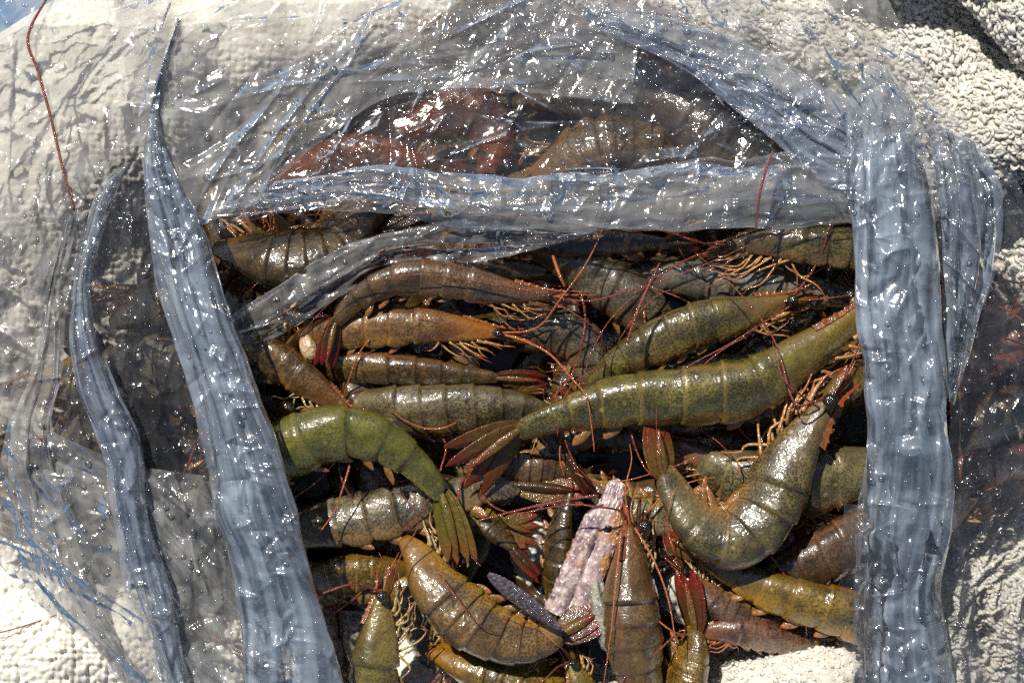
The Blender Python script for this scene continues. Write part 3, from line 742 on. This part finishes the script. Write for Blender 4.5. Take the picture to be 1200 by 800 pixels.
under('brown shrimp under film at the right edge, middle, with amber feelers', [(1090, 540, 32), (1130, 520, 34), (1170, 490, 35), (1210, 470, 34), (1250, 460, 31)], 72, 'dark', 88, flip=-1)
under('dusky shrimp at right with a ringed eye, above the white towel', [(1150, 575, 36), (1120, 590, 36), (1090, 600, 35), (1050, 590, 33), (1010, 560, 30)], 62, 'brown', 89, head=True, fan=0, flip=1, feel=0)
under('reddish shrimp under film at the far right above the ringed eye', [(1230, 560, 32), (1190, 540, 34), (1150, 545, 34), (1110, 560, 31), (1070, 570, 26)], 60, 'red', 90, flip=1)
under('dark shrimp half hidden behind the right gathered strip, upper part', [(1000, 300, 28), (1050, 330, 31), (1090, 370, 32), (1110, 420, 31), (1100, 470, 28)], 70, 'grey', 91)

under('dark shrimp under film in the left corner of the heap, beside the outer film fold', [(40, 560, 24), (80, 530, 27), (120, 505, 28), (165, 495, 27), (215, 505, 24)], 84, 'dark', 92, flip=1)
under('brownish shrimp under film between the outer fold and the narrow blue strip', [(30, 470, 26), (60, 455, 29), (95, 450, 30), (130, 470, 29), (150, 500, 26)], 64, 'brown', 94, flip=1)

# --- the bottom of the heap, seen only in the gaps
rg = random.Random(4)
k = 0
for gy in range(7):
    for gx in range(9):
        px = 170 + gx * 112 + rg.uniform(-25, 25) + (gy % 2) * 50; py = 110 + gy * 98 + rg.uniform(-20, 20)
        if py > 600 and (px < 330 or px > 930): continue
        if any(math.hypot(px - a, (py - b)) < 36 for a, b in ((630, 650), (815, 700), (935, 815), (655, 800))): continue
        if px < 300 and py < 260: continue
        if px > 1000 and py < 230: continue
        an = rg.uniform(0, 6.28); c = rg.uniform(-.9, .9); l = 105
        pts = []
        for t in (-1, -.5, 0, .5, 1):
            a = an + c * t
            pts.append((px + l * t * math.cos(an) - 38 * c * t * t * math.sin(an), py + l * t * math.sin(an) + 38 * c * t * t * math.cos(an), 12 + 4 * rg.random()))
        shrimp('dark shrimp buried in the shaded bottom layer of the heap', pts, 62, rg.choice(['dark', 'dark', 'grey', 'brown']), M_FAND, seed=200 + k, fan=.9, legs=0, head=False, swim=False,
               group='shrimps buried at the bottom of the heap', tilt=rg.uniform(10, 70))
        k += 1

# --- the second layer, filling the gaps of the open part
NEAR = [('the big olive shrimp', 800, 463), ('the bright green shrimp', 430, 510), ('the arched brown shrimp', 520, 330), ('the U-shaped shrimp', 880, 600),
        ('the pink stick', 690, 640), ('the upright brown shrimp with long feelers', 740, 700), ('the dark green shrimp', 800, 385), ('the brown curved shrimp', 570, 720),
        ('the long grey-brown shrimp', 430, 606), ('the glossy dark brown shrimp', 950, 708), ('the stout grey shrimp', 520, 478), ('the big tail fan', 555, 535)]
USED = set()
def gap_label(colour, px, py):
    for nm, ax, ay in sorted(NEAR, key=lambda a: math.hypot(a[1] - px, a[2] - py)):
        dx, dy = px - ax, py - ay
        side = ('right of' if dx > 0 else 'left of') if abs(dx) > abs(dy) else ('below' if dy > 0 else 'above')
        lb = 'slim %s shrimp wedged in the gap %s %s' % (colour, side, nm)
        if lb not in USED:
            USED.add(lb); return lb
rg = random.Random(21)
for q in range(34):
    gx, gy = q % 7, q // 7
    px = 345 + gx * 98 + rg.uniform(-35, 35); py = 325 + gy * 96 + rg.uniform(-35, 35)
    if any(math.hypot(px - a, py - b) < 60 for a, b in ((630, 650), (815, 700), (935, 815), (655, 720))): continue
    an = rg.choice([0, 3.14, .4, -.4, 2.7, 1.5, 4.6]) + rg.uniform(-.3, .3); c = rg.uniform(-.6, .6); l = rg.uniform(72, 95)
    z0 = rg.uniform(22, 27)
    pts = [(px + l * t * math.cos(an) - 38 * c * t * t * math.sin(an), py + l * t * math.sin(an) + 38 * c * t * t * math.cos(an), z0 + rg.uniform(-2, 2)) for t in (-1, -.5, 0, .5, 1)]
    mt = rg.choice(['umber', 'brown', 'grey', 'olive', 'umber', 'dark'])
    lb = gap_label({'umber': 'dull brown', 'brown': 'brown', 'grey': 'grey', 'olive': 'olive', 'dark': 'blackish'}[mt], px, py)
    shrimp(lb, pts, rg.uniform(38, 52), mt, rg.choice([M_FAND, M_FAN, M_FANR]), seed=400 + q,
           flip=rg.choice([1, -1]), fan=1., legs=5, swim=True, group='slim shrimps wedged in the gaps', tilt=rg.uniform(5, 50), leg_mat=rg.choice([M_LEG, M_LEGP, M_ANTO]), leglen=1.2, feel=1)

# ------------------------------------------------------------------ other things in the heap
def pink_piece():
    k = N('pink_mottled')
    ob = k.n('TexCoord').outputs['Object']
    n = k.noise(ob, 260., 5., .65); n2 = k.noise(ob, 90., 3., .6)
    c = k.mix(k.rng(n, .4, .62), lin((186, 166, 164)), lin((128, 104, 110)))
    c = k.mix(k.rng(n2, .52, .64, 0, .8), c, lin((176, 120, 52)))
    c = k.mix(k.rng(k.voro(ob, 700.), .1, .3, .9, 0), c, lin((224, 214, 208)))
    b = k.bump(k.math('ADD', n, k.math('MULTIPLY', k.voro(ob, 600.), .5)), .6, .0008)
    pr = k.n('BsdfPrincipled', i={'Base Color': c, 'Roughness': .4, 'Normal': b, 'Coat Weight': 1., 'Coat Roughness': .08, 'Coat Normal': b})
    k.surf(pr.outputs[0])
    C = spline([P(*p) for p in [(724, 560, 38), (716, 590, 39), (702, 625, 39), (684, 670, 38), (662, 722, 36)]], 60)
    T = unit(np.gradient(C, axis=0)); A = unit(np.cross(np.array((0, 0, 1.)), T)); B = np.cross(T, A)
    wv = np.interp(np.linspace(0, 1, 60), [0, .03, .2, .24, .3, 1], [.5, 9, 13, 17, 22, 25]) * S
    th = np.linspace(0, 2 * np.pi, 96, endpoint=False)
    x = np.sign(np.cos(th)) * np.abs(np.cos(th)) ** .85; z = np.sign(np.sin(th)) * np.abs(np.sin(th)) ** .6
    rs = np.random.RandomState(3)
    sm = lambda q: (q + np.roll(q, 1, 1) + np.roll(q, -1, 1) + np.roll(q, 1, 0)) / 2.2
    slit = np.exp(-(x / .15) ** 2)[None] * (z > 0)[None] * np.exp(-((np.linspace(0, 1, 60)[:, None] - .52) / .16) ** 2)
    slit = slit + np.exp(-(x / .14) ** 2)[None] * (z > 0)[None] * np.exp(-((np.linspace(0, 1, 60)[:, None] - .88) / .09) ** 2)
    zz = z[None] * np.minimum(wv, 15 * S)[:, None] * .4 * (1 - 1.6 * slit)
    V = C[:, None] + ((x[None] * wv[:, None] * (1 + .04 * sm(rs.randn(60, 96)))))[..., None] * A[:, None] + (zz + .6 * S * sm(rs.randn(60, 96)))[..., None] * B[:, None]
    o = mesh_grid('shell_piece', V, k.m, None, True)
    tag(o, 'pink and purple mottled crusty stick with a dark slit, among the shrimps at bottom middle', 'shell piece')
pink_piece()

def lump(name, label, cat, cx, cy, z, sx, sy, sz, ang, mat, seed, rough=.25):
    la = np.linspace(0, np.pi, 24); lo_ = np.linspace(0, 2 * np.pi, 36, endpoint=False)
    n = np.stack([np.sin(la)[:, None] * np.cos(lo_)[None], np.sin(la)[:, None] * np.sin(lo_)[None], np.cos(la)[:, None] * np.ones(36)[None]], -1)
    r = 1 + rough * 2 * fbm(n[..., 0] * 2.2 + 9, n[..., 1] * 2.2 + n[..., 2] * 3, 4, seed)
    v = n * r[..., None] * np.array((sx, sy, sz)) * S
    a = R(ang); c, s = math.cos(a), math.sin(a)
    v = np.stack([v[..., 0] * c - v[..., 1] * s, v[..., 0] * s + v[..., 1] * c, v[..., 2]], -1) + P(cx, cy, z)
    o = mesh_grid(name, v, mat, None, True)
    return tag(o, label, cat)
M_SHARD = wet_plain('grey_grit', (120, 122, 112), (160, 160, 144), .5, 500., coat=.4, bumpd=.0016)
M_FLESH = wet_plain('pale_flesh', (170, 136, 98), (190, 164, 128), .4, 260., coat=.8, bumpd=.001)
M_PURP = wet_plain('purple_flake', (40, 32, 38), (92, 80, 92), .4, 900., coat=.8, bumpd=.001)
lump('shard', 'grey crumbly shard lying right of the pink mottled stick', 'shard', 707, 722, 38, 11, 44, 14, 12, M_SHARD, 4, .4)
lump('flesh_scrap', 'lump of pale shrimp flesh at the red tail tip of the arched shrimp', 'flesh', 362, 408, 38, 9, 15, 8, 20, M_FLESH, 6, .2)
o = blade('shell_flake', P(572, 672, 49), P(655, 735, 49) - P(572, 672, 49), np.array((0, 1, .3)), .031, .0062, M_PURP, None, .0003)
tag(o, 'narrow purple-grey shell flake lying over the translucent brown shrimp', 'shell flake')
o = tube('loose_feeler', [P(62, -14, 62), P(33, 42, 64), P(45, 85, 63), P(60, 140, 62), P(74, 200, 62), P(87, 247, 61)], [.0004, .0005, .0005, .0004], M_ANT, None, 6, 50)
tag(o, 'dark red shrimp feeler lying on the film at top left', 'feeler')
o = tube('loose_feeler', [P(906, 176, 70), P(897, 200, 71), P(890, 230, 70), P(886, 266, 66)], [.0003, .0005, .0004, .0003], M_ANT, None, 6, 40)
tag(o, 'short red feeler sticking up over the right half of the level film band', 'feeler')
o = tube('loose_feeler', [P(773, 308, 56), P(760, 335, 58), P(745, 370, 58), P(735, 402, 56)], [.0003, .0005, .0006, .0005], M_ANT, None, 6, 40)
tag(o, 'red feeler lying across the dark green shrimp and its glassy neighbour', 'feeler')
o = tube('loose_feeler', [P(560, 610, 46), P(610, 597, 48), P(660, 586, 48), P(700, 580, 46)], [.0003, .0004, .0005, .0004], M_ANT, None, 6, 40)
tag(o, 'dark red feeler lying level below the yellowish tail', 'feeler')
o = tube('loose_feeler', [P(648, 300, 48), P(655, 320, 52), P(662, 336, 50)], [.0005, .0006, .0005], M_ANTO, None, 6, 20)
tag(o, 'short pale orange feeler above the head of the arched shrimp', 'feeler')

# ------------------------------------------------------------------ the plastic bag
bag = empty('plastic_bag', P(600, 400, 0), 'crumpled clear plastic bag opened over the shrimps, gathered into bluish folds', 'bag')
DROPS = []
def sheet(name, A, B, mat, label=None, seed=1, pleats=0., pleat_n=3, amp=2.5, ncrease=50, cdir=None, cspread=60, bulge=0., edge=0., st=2.0, drops=0, wav=1.0, clen=(30, 160), ribs=0.):
    amp = amp * .42; drops = int(drops * 1.5)
    if pleats and not ribs: ribs = 40
    if ribs: st = 1.5
    rng = np.random.RandomState(seed)
    La = max(sum(math.dist(a[:2], b[:2]) for a, b in zip(q, q[1:])) for q in (A, B))
    Lb = max(math.dist(a[:2], b[:2]) for a, b in zip(spline(A, 12), spline(B, 12)))
    nu = int(La / st) + 2
    fold_len = 1 + 2.2 * pleats
    nv = int(Lb * fold_len / st) + 8
    a = spline(A, nu); b = spline(B, nu)
    s = np.linspace(0, 1, nv)[None]; u = np.linspace(0, 1, nu)[:, None]
    ph = 6.283 * fbm(u * 2.2 + seed, u * 0 + seed, 2, seed) * .7
    if pleats:
        # the film doubles back on itself: overlapping lengthwise pleats
        k = pleat_n
        w = s + pleats * (.5 / k) * np.sin(6.283 * k * s + ph) * 2.2 * (.7 + .8 * vnoise(s * k * 1.3 + 5 + seed, u * 2.5 + s * 0, seed))
        w = w + .03 * fbm(s * 6, u * 8, 3, seed + 5)
        w = (w - w.min(1, keepdims=True)) / (w.max(1, keepdims=True) - w.min(1, keepdims=True))
        w = .5 + (w - .5) * (1 + .5 * fbm(u * La / 130. + seed, 0 * u + 2.5, 3, seed + 6))
        z = np.cos(6.283 * k * s + ph) * pleats * 3.8
    else:
        w = s + 0 * u; z = 0 * s * u
    if edge:
        e = edge / max(Lb, 1) * fbm(u * La / 60 + 3, 0 * u + seed * 1.7, 3, seed + 9) * 2
        e2 = edge / max(Lb, 1) * fbm(u * La / 60 + 30, 0 * u + seed * 2.3, 3, seed + 19) * 2
        w = w + e * (1 - s) + e2 * s
    w3 = w[..., None]
    p = a[:, None] * (1 - w3) + b[:, None] * w3
    X, Y, Z = p[..., 0], p[..., 1], p[..., 2] + z
    Z = Z + bulge * 4 * s * (1 - s)
    Z = Z + wav * 2 * fbm(X / 90, Y / 90, 3, seed + 2)
    x0, x1, y0, y1 = X.min(), X.max(), Y.min(), Y.max()
    for _ in range(ncrease):
        cx, cyy = rng.uniform(x0, x1), rng.uniform(y0, y1)
        an = R(rng.uniform(0, 180)) if cdir is None else R(cdir + rng.uniform(-cspread, cspread))
        ln = rng.uniform(*clen); wd_ = rng.uniform(1.8, 7) * (ln / 90) ** .5; am = amp * rng.uniform(.2, 1) * rng.choice([1, 1, -.7])
        dx = X - cx; dy = -(Y - cyy)
        t = dx * math.cos(an) + dy * math.sin(an); d = -dx * math.sin(an) + dy * math.cos(an)
        d = d + 4 * np.sin(t / 37. + cx)
        Z = Z + am * np.exp(-np.abs(d) / wd_) * np.clip(1 - (t / ln) ** 2, 0, 1)
    if ribs:
        # sharp creases that run along the gathered film, merging and parting
        for q_ in range(int(ribs) * 2):
            u0, s0 = rng.uniform(0, 1), rng.uniform(-.02, 1.02)
            lu = rng.uniform(.12, .5); sl_ = rng.uniform(-.35, .35)
            d = (s - s0 - sl_ * (u - u0) - .05 * np.sin(u * rng.uniform(4, 12) + s0 * 9)) * Lb * fold_len
            wd_ = rng.uniform(2.2, 8.) if q_ % 2 else rng.uniform(1.2, 3.2)
            Z = Z + rng.uniform(.35, 1.) * rng.choice([1, 1, -1]) * wd_ * (.28 if q_ % 2 else .42) * np.exp(-np.abs(d) / wd_) * np.clip(1 - ((u - u0) / lu) ** 2, 0, 1)
    if ribs:
        Z = Z + 2.6 * fbm(s * Lb * fold_len / 20. + 7, u * La / 38., 2, seed + 70) * np.minimum(1, Lb / 60)
    Z = Z + (.25 if ribs else .4) * fbm(X / 16, Y / 16, 2, seed + 60)
    area = max(1, (x1 - x0) * (y1 - y0)) if not ribs else La * Lb
    for _ in range(int(min(220, area / (420 if ribs else 900)))):
        # short sharp crinkles; each touches only the few rows near it
        iu = rng.randint(0, nu); iv = rng.randint(0, nv)
        lo_i, hi_i = max(0, iu - 22), min(nu, iu + 22)
        xx = X[lo_i:hi_i] - X[iu, iv]; yy = -(Y[lo_i:hi_i] - Y[iu, iv])
        an = rng.uniform(0, np.pi); ln = rng.uniform(8, 26); wd_ = rng.uniform(1.6, 4.)
        t = xx * math.cos(an) + yy * math.sin(an); d = -xx * math.sin(an) + yy * math.cos(an)
        Z[lo_i:hi_i] += rng.uniform(.15, .4) * wd_ * rng.choice([1, 1, -1]) * np.exp(-np.abs(d) / wd_) * np.clip(1 - (t / ln) ** 2, 0, 1)
    kx = S * (H - Z * .001) / H
    V = np.stack([(X - 600) * kx, (400 - Y) * kx, Z * .001], -1)
    uv = np.stack(np.broadcast_arrays(u * La / 100, s * Lb * fold_len / 100 + 0 * u), -1) + seed * 3.7
    o = mesh_grid(name, V, mat, bag, False, uv)
    if label: o['label'] = label
    if drops:
        du = np.gradient(V, axis=0); dv = np.gradient(V, axis=1)
        nr = unit(np.cross(du, dv)); nr = nr * np.sign(nr[..., 2:3] + 1e-9)
        i = rng.randint(1, nu - 1, drops); j = rng.randint(1, nv - 1, drops)
        inside = (X[i, j] > -20) & (X[i, j] < 1220) & (Y[i, j] > -20) & (Y[i, j] < 820)
        DROPS.append((V[i, j][inside], nr[i, j][inside]))
    return o

# film over the towel, top left, and its lower edge falling over the heap
sheet('film_sheet', [(120, -70, 60), (300, -80, 60), (480, -80, 58), (640, -70, 56), (760, -60, 54)],
      [(186, 300, 60), (240, 262, 62), (300, 236, 62), (345, 192, 62), (400, 150, 61), (460, 113, 60), (560, 104, 60), (660, 112, 58), (740, 122, 56)],
      FILM_GREY, seed=2, amp=4, ncrease=140, cdir=40, cspread=45, drops=380, edge=6)
sheet('film_sheet', [(-90, -60, 58), (-90, 100, 58), (-90, 250, 56), (-90, 400, 50), (-90, 560, 46)],
      [(215, -50, 62), (190, 90, 62), (170, 160, 62), (90, 245, 60), (50, 410, 54), (18, 500, 50)],
      FILM_GREY, seed=3, amp=3., ncrease=60, cdir=70, cspread=50, drops=200, edge=6)
sheet('film_sheet', [(85, 245, 60), (60, 330, 56), (45, 420, 54), (18, 495, 52), (20, 600, 50), (-20, 640, 46)],
      [(200, 200, 60), (210, 330, 58), (235, 430, 56), (262, 540, 54), (280, 640, 52), (300, 700, 50)],
      FILM_CLEAR, seed=4, amp=3.5, ncrease=110, cdir=-75, cspread=25, drops=240, edge=8)
# lower left, over the towel
sheet('film_sheet', [(12, 480, 54), (90, 520, 56), (170, 560, 56), (260, 590, 56)],
      [(-20, 640, 50), (60, 722, 52), (132, 765, 52), (165, 850, 50)],
      FILM_GREY, seed=5, amp=3.5, ncrease=100, cdir=-50, cspread=35, drops=160, edge=8)
sheet('film_sheet', [(150, 545, 56), (180, 640, 56), (190, 720, 54), (170, 850, 50)],
      [(262, 560, 58), (285, 660, 57), (300, 740, 56), (330, 850, 54)],
      FILM_GREY, seed=6, amp=4.5, ncrease=90, cdir=-65, cspread=30, drops=120, edge=8)
# clear film over the upper heap
sheet('film_sheet', [(440, 90, 52), (560, 60, 52), (680, -50, 52), (860, 60, 52), (960, 150, 54)],
      [(230, 275, 52), (420, 230, 56), (600, 222, 56), (800, 214, 56), (1010, 200, 56)],
      FILM_CLEAR, seed=107, amp=4, ncrease=80, drops=320, edge=10)
sheet('film_sheet', [(460, -40, 62), (540, -50, 62), (640, -50, 62), (730, -40, 62), (880, -30, 60)],
      [(470, 110, 62), (560, 106, 63), (650, 112, 63), (740, 120, 61), (800, 105, 58), (880, 120, 56)],
      FILM_CLEAR, seed=8, amp=3, ncrease=40, drops=140, edge=10)
# level band across the heap
sheet('film_band', [(270, 222, 54), (440, 194, 57), (560, 204, 58), (660, 206, 58), (800, 190, 58), (900, 184, 58), (1030, 178, 57)],
      [(240, 256, 53), (430, 250, 56), (550, 268, 57), (670, 273, 57), (790, 270, 57), (900, 268, 57), (1030, 262, 55)],
      FILM_BAND, 'greyish white level band of folded film across the heap', seed=9, pleats=.55, pleat_n=2, amp=2.2, ncrease=70, cdir=0, cspread=12, drops=260, edge=8)
sheet('film_band', [(262, 372, 43), (330, 330, 45), (400, 290, 46), (470, 268, 47), (580, 256, 48), (700, 268, 48)],
      [(268, 412, 39), (325, 392, 40), (400, 345, 41), (460, 312, 42), (560, 306, 43), (690, 276, 47)],
      FILM_GREY, 'grey film edge slanting down from the level band to the left strip', seed=10, pleats=.35, pleat_n=2, amp=2.5, ncrease=50, cdir=28, cspread=14, drops=130, edge=5)
# top right
sheet('film_sheet', [(600, -60, 62), (760, -70, 62), (900, -70, 62), (1005, -50, 64), (1068, 50, 66), (1135, 160, 66), (1200, 250, 62)],
      [(690, 15, 62), (790, 50, 63), (880, 90, 63), (960, 130, 64), (1020, 160, 64), (1060, 200, 64), (1090, 260, 62)],
      FILM_GREY, seed=11, amp=3., ncrease=120, cdir=-40, cspread=35, drops=220, edge=5)
sheet('gathered_fold', [(680, 8, 55), (790, 22, 58), (900, 62, 59), (1000, 112, 60), (1090, 150, 59)],
      [(690, 35, 54), (785, 72, 56), (860, 128, 57), (930, 188, 58), (1010, 240, 58)],
      FILM_BLUE2, 'bluish bunched fold of film running down from the top to the right strip', seed=12, pleats=.6, pleat_n=3, amp=4, ncrease=80, cdir=-30, cspread=40, drops=160, edge=6)
sheet('gathered_fold', [(1022, 72, 50), (996, 128, 55), (988, 200, 61), (995, 300, 61), (1004, 400, 61), (1013, 500, 59), (1008, 600, 54), (994, 700, 50), (1000, 850, 50)],
      [(1040, 76, 50), (1076, 136, 55), (1096, 230, 60), (1105, 350, 60), (1112, 480, 58), (1115, 600, 53), (1112, 700, 50), (1128, 850, 50)],
      FILM_BLUE, 'thick bluish white gathered strip of film down the right side', seed=13, bulge=5, pleats=.8, pleat_n=4, amp=2.5, ncrease=70, cdir=-88, cspread=10, drops=200, edge=7)
sheet('film_sheet', [(1075, 110, 64), (1095, 230, 66), (1104, 350, 66), (1112, 480, 65), (1114, 600, 57), (1120, 720, 57), (1125, 850, 57)],
      [(1120, 120, 66), (1190, 210, 64), (1225, 300, 62), (1240, 430, 60), (1250, 560, 57), (1250, 700, 57), (1250, 850, 57)],
      FILM_CLEAR, seed=14, amp=1.6, ncrease=50, cdir=60, cspread=30, drops=280, edge=6)
sheet('gathered_fold', [(1088, 140, 64), (1100, 230, 66), (1106, 330, 66), (1112, 470, 64)], [(1150, 170, 66), (1176, 240, 66), (1160, 340, 64), (1118, 475, 62)],
      FILM_BLUE2, seed=15, pleats=.5, pleat_n=3, amp=4, ncrease=30, cdir=-60, cspread=20, drops=60, edge=6)
# left strips
sheet('gathered_fold', [(205, 20, 53), (178, 110, 55), (170, 170, 57), (172, 240, 59), (186, 330, 59), (212, 420, 59), (238, 530, 59), (262, 640, 58), (285, 740, 57), (300, 850, 55)],
      [(216, 24, 53), (190, 112, 55), (196, 175, 56), (236, 265, 58), (256, 330, 59), (284, 410, 59), (328, 530, 59), (362, 655, 58), (384, 740, 57), (404, 850, 55)],
      FILM_BLUE, 'thick bluish gathered strip of film down the left side', seed=16, bulge=5, pleats=.8, pleat_n=3, amp=2.5, ncrease=70, cdir=-72, cspread=10, drops=200, edge=4)
sheet('gathered_fold', [(150, 190, 55), (118, 215, 57), (100, 262, 59), (84, 340, 60), (84, 430, 59), (115, 520, 58), (132, 610, 57), (150, 700, 55), (190, 800, 52), (235, 870, 50)],
      [(153, 192, 55), (140, 218, 57), (124, 265, 59), (106, 340, 60), (126, 430, 59), (168, 525, 58), (176, 600, 57), (200, 690, 55), (222, 790, 52), (245, 870, 50)],
      FILM_BLUE2, 'narrow bluish strip of film left of the thick one', seed=17, bulge=5, pleats=.7, pleat_n=2, amp=2, ncrease=40, cdir=-70, cspread=15, drops=80, edge=4)
sheet('film_band', [(78, 250, 55), (60, 330, 55), (40, 420, 54), (14, 500, 53), (16, 590, 51), (60, 690, 49), (140, 800, 48), (170, 870, 47)],
      [(104, 262, 56), (78, 360, 56), (72, 440, 55), (60, 520, 54), (84, 600, 52), (115, 700, 50), (165, 800, 48), (180, 870, 47)],
      FILM_GREY, seed=18, pleats=.4, pleat_n=2, amp=3, ncrease=40, cdir=-80, cspread=20, drops=80, edge=5)
sheet('film_sheet', [(990, 590, 58), (985, 680, 58), (990, 850, 56)], [(1120, 600, 60), (1140, 690, 58), (1160, 850, 56)],
      FILM_CLEAR, seed=19, amp=3, ncrease=30, cdir=-80, cspread=20, drops=60, edge=5)

def droplets():
    rs = np.random.RandomState(8)
    P0 = np.concatenate([d[0] for d in DROPS]); NR = np.concatenate([d[1] for d in DROPS])
    la = np.linspace(0.02, np.pi / 2, 5); lo_ = np.linspace(0, 2 * np.pi, 9, endpoint=False)
    dome = np.stack([np.sin(la)[:, None] * np.cos(lo_)[None], np.sin(la)[:, None] * np.sin(lo_)[None], .75 * np.cos(la)[:, None] * np.ones(9)[None]], -1).reshape(-1, 3)
    idx = np.arange(45).reshape(5, 9)
    F = np.stack([idx[:-1], idx[1:], np.roll(idx[1:], -1, 1), np.roll(idx[:-1], -1, 1)], -1).reshape(-1, 4)
    n = len(P0)
    r = .0003 + .0010 * rs.rand(n) ** 4
    ref = np.array((.3, .9, .1)); A = unit(np.cross(NR, ref)); B = np.cross(NR, A)
    V = P0[:, None] + r[:, None, None] * (dome[None, :, :1] * A[:, None] + dome[None, :, 1:2] * B[:, None] + dome[None, :, 2:] * NR[:, None]) + NR[:, None] * .00005
    FF = (F[None] + (np.arange(n) * 45)[:, None, None]).reshape(-1, 4)
    o = mesh_raw('water_droplets', V.reshape(-1, 3), FF, M_DROP, bag)
    o['kind'] = 'stuff'
droplets()
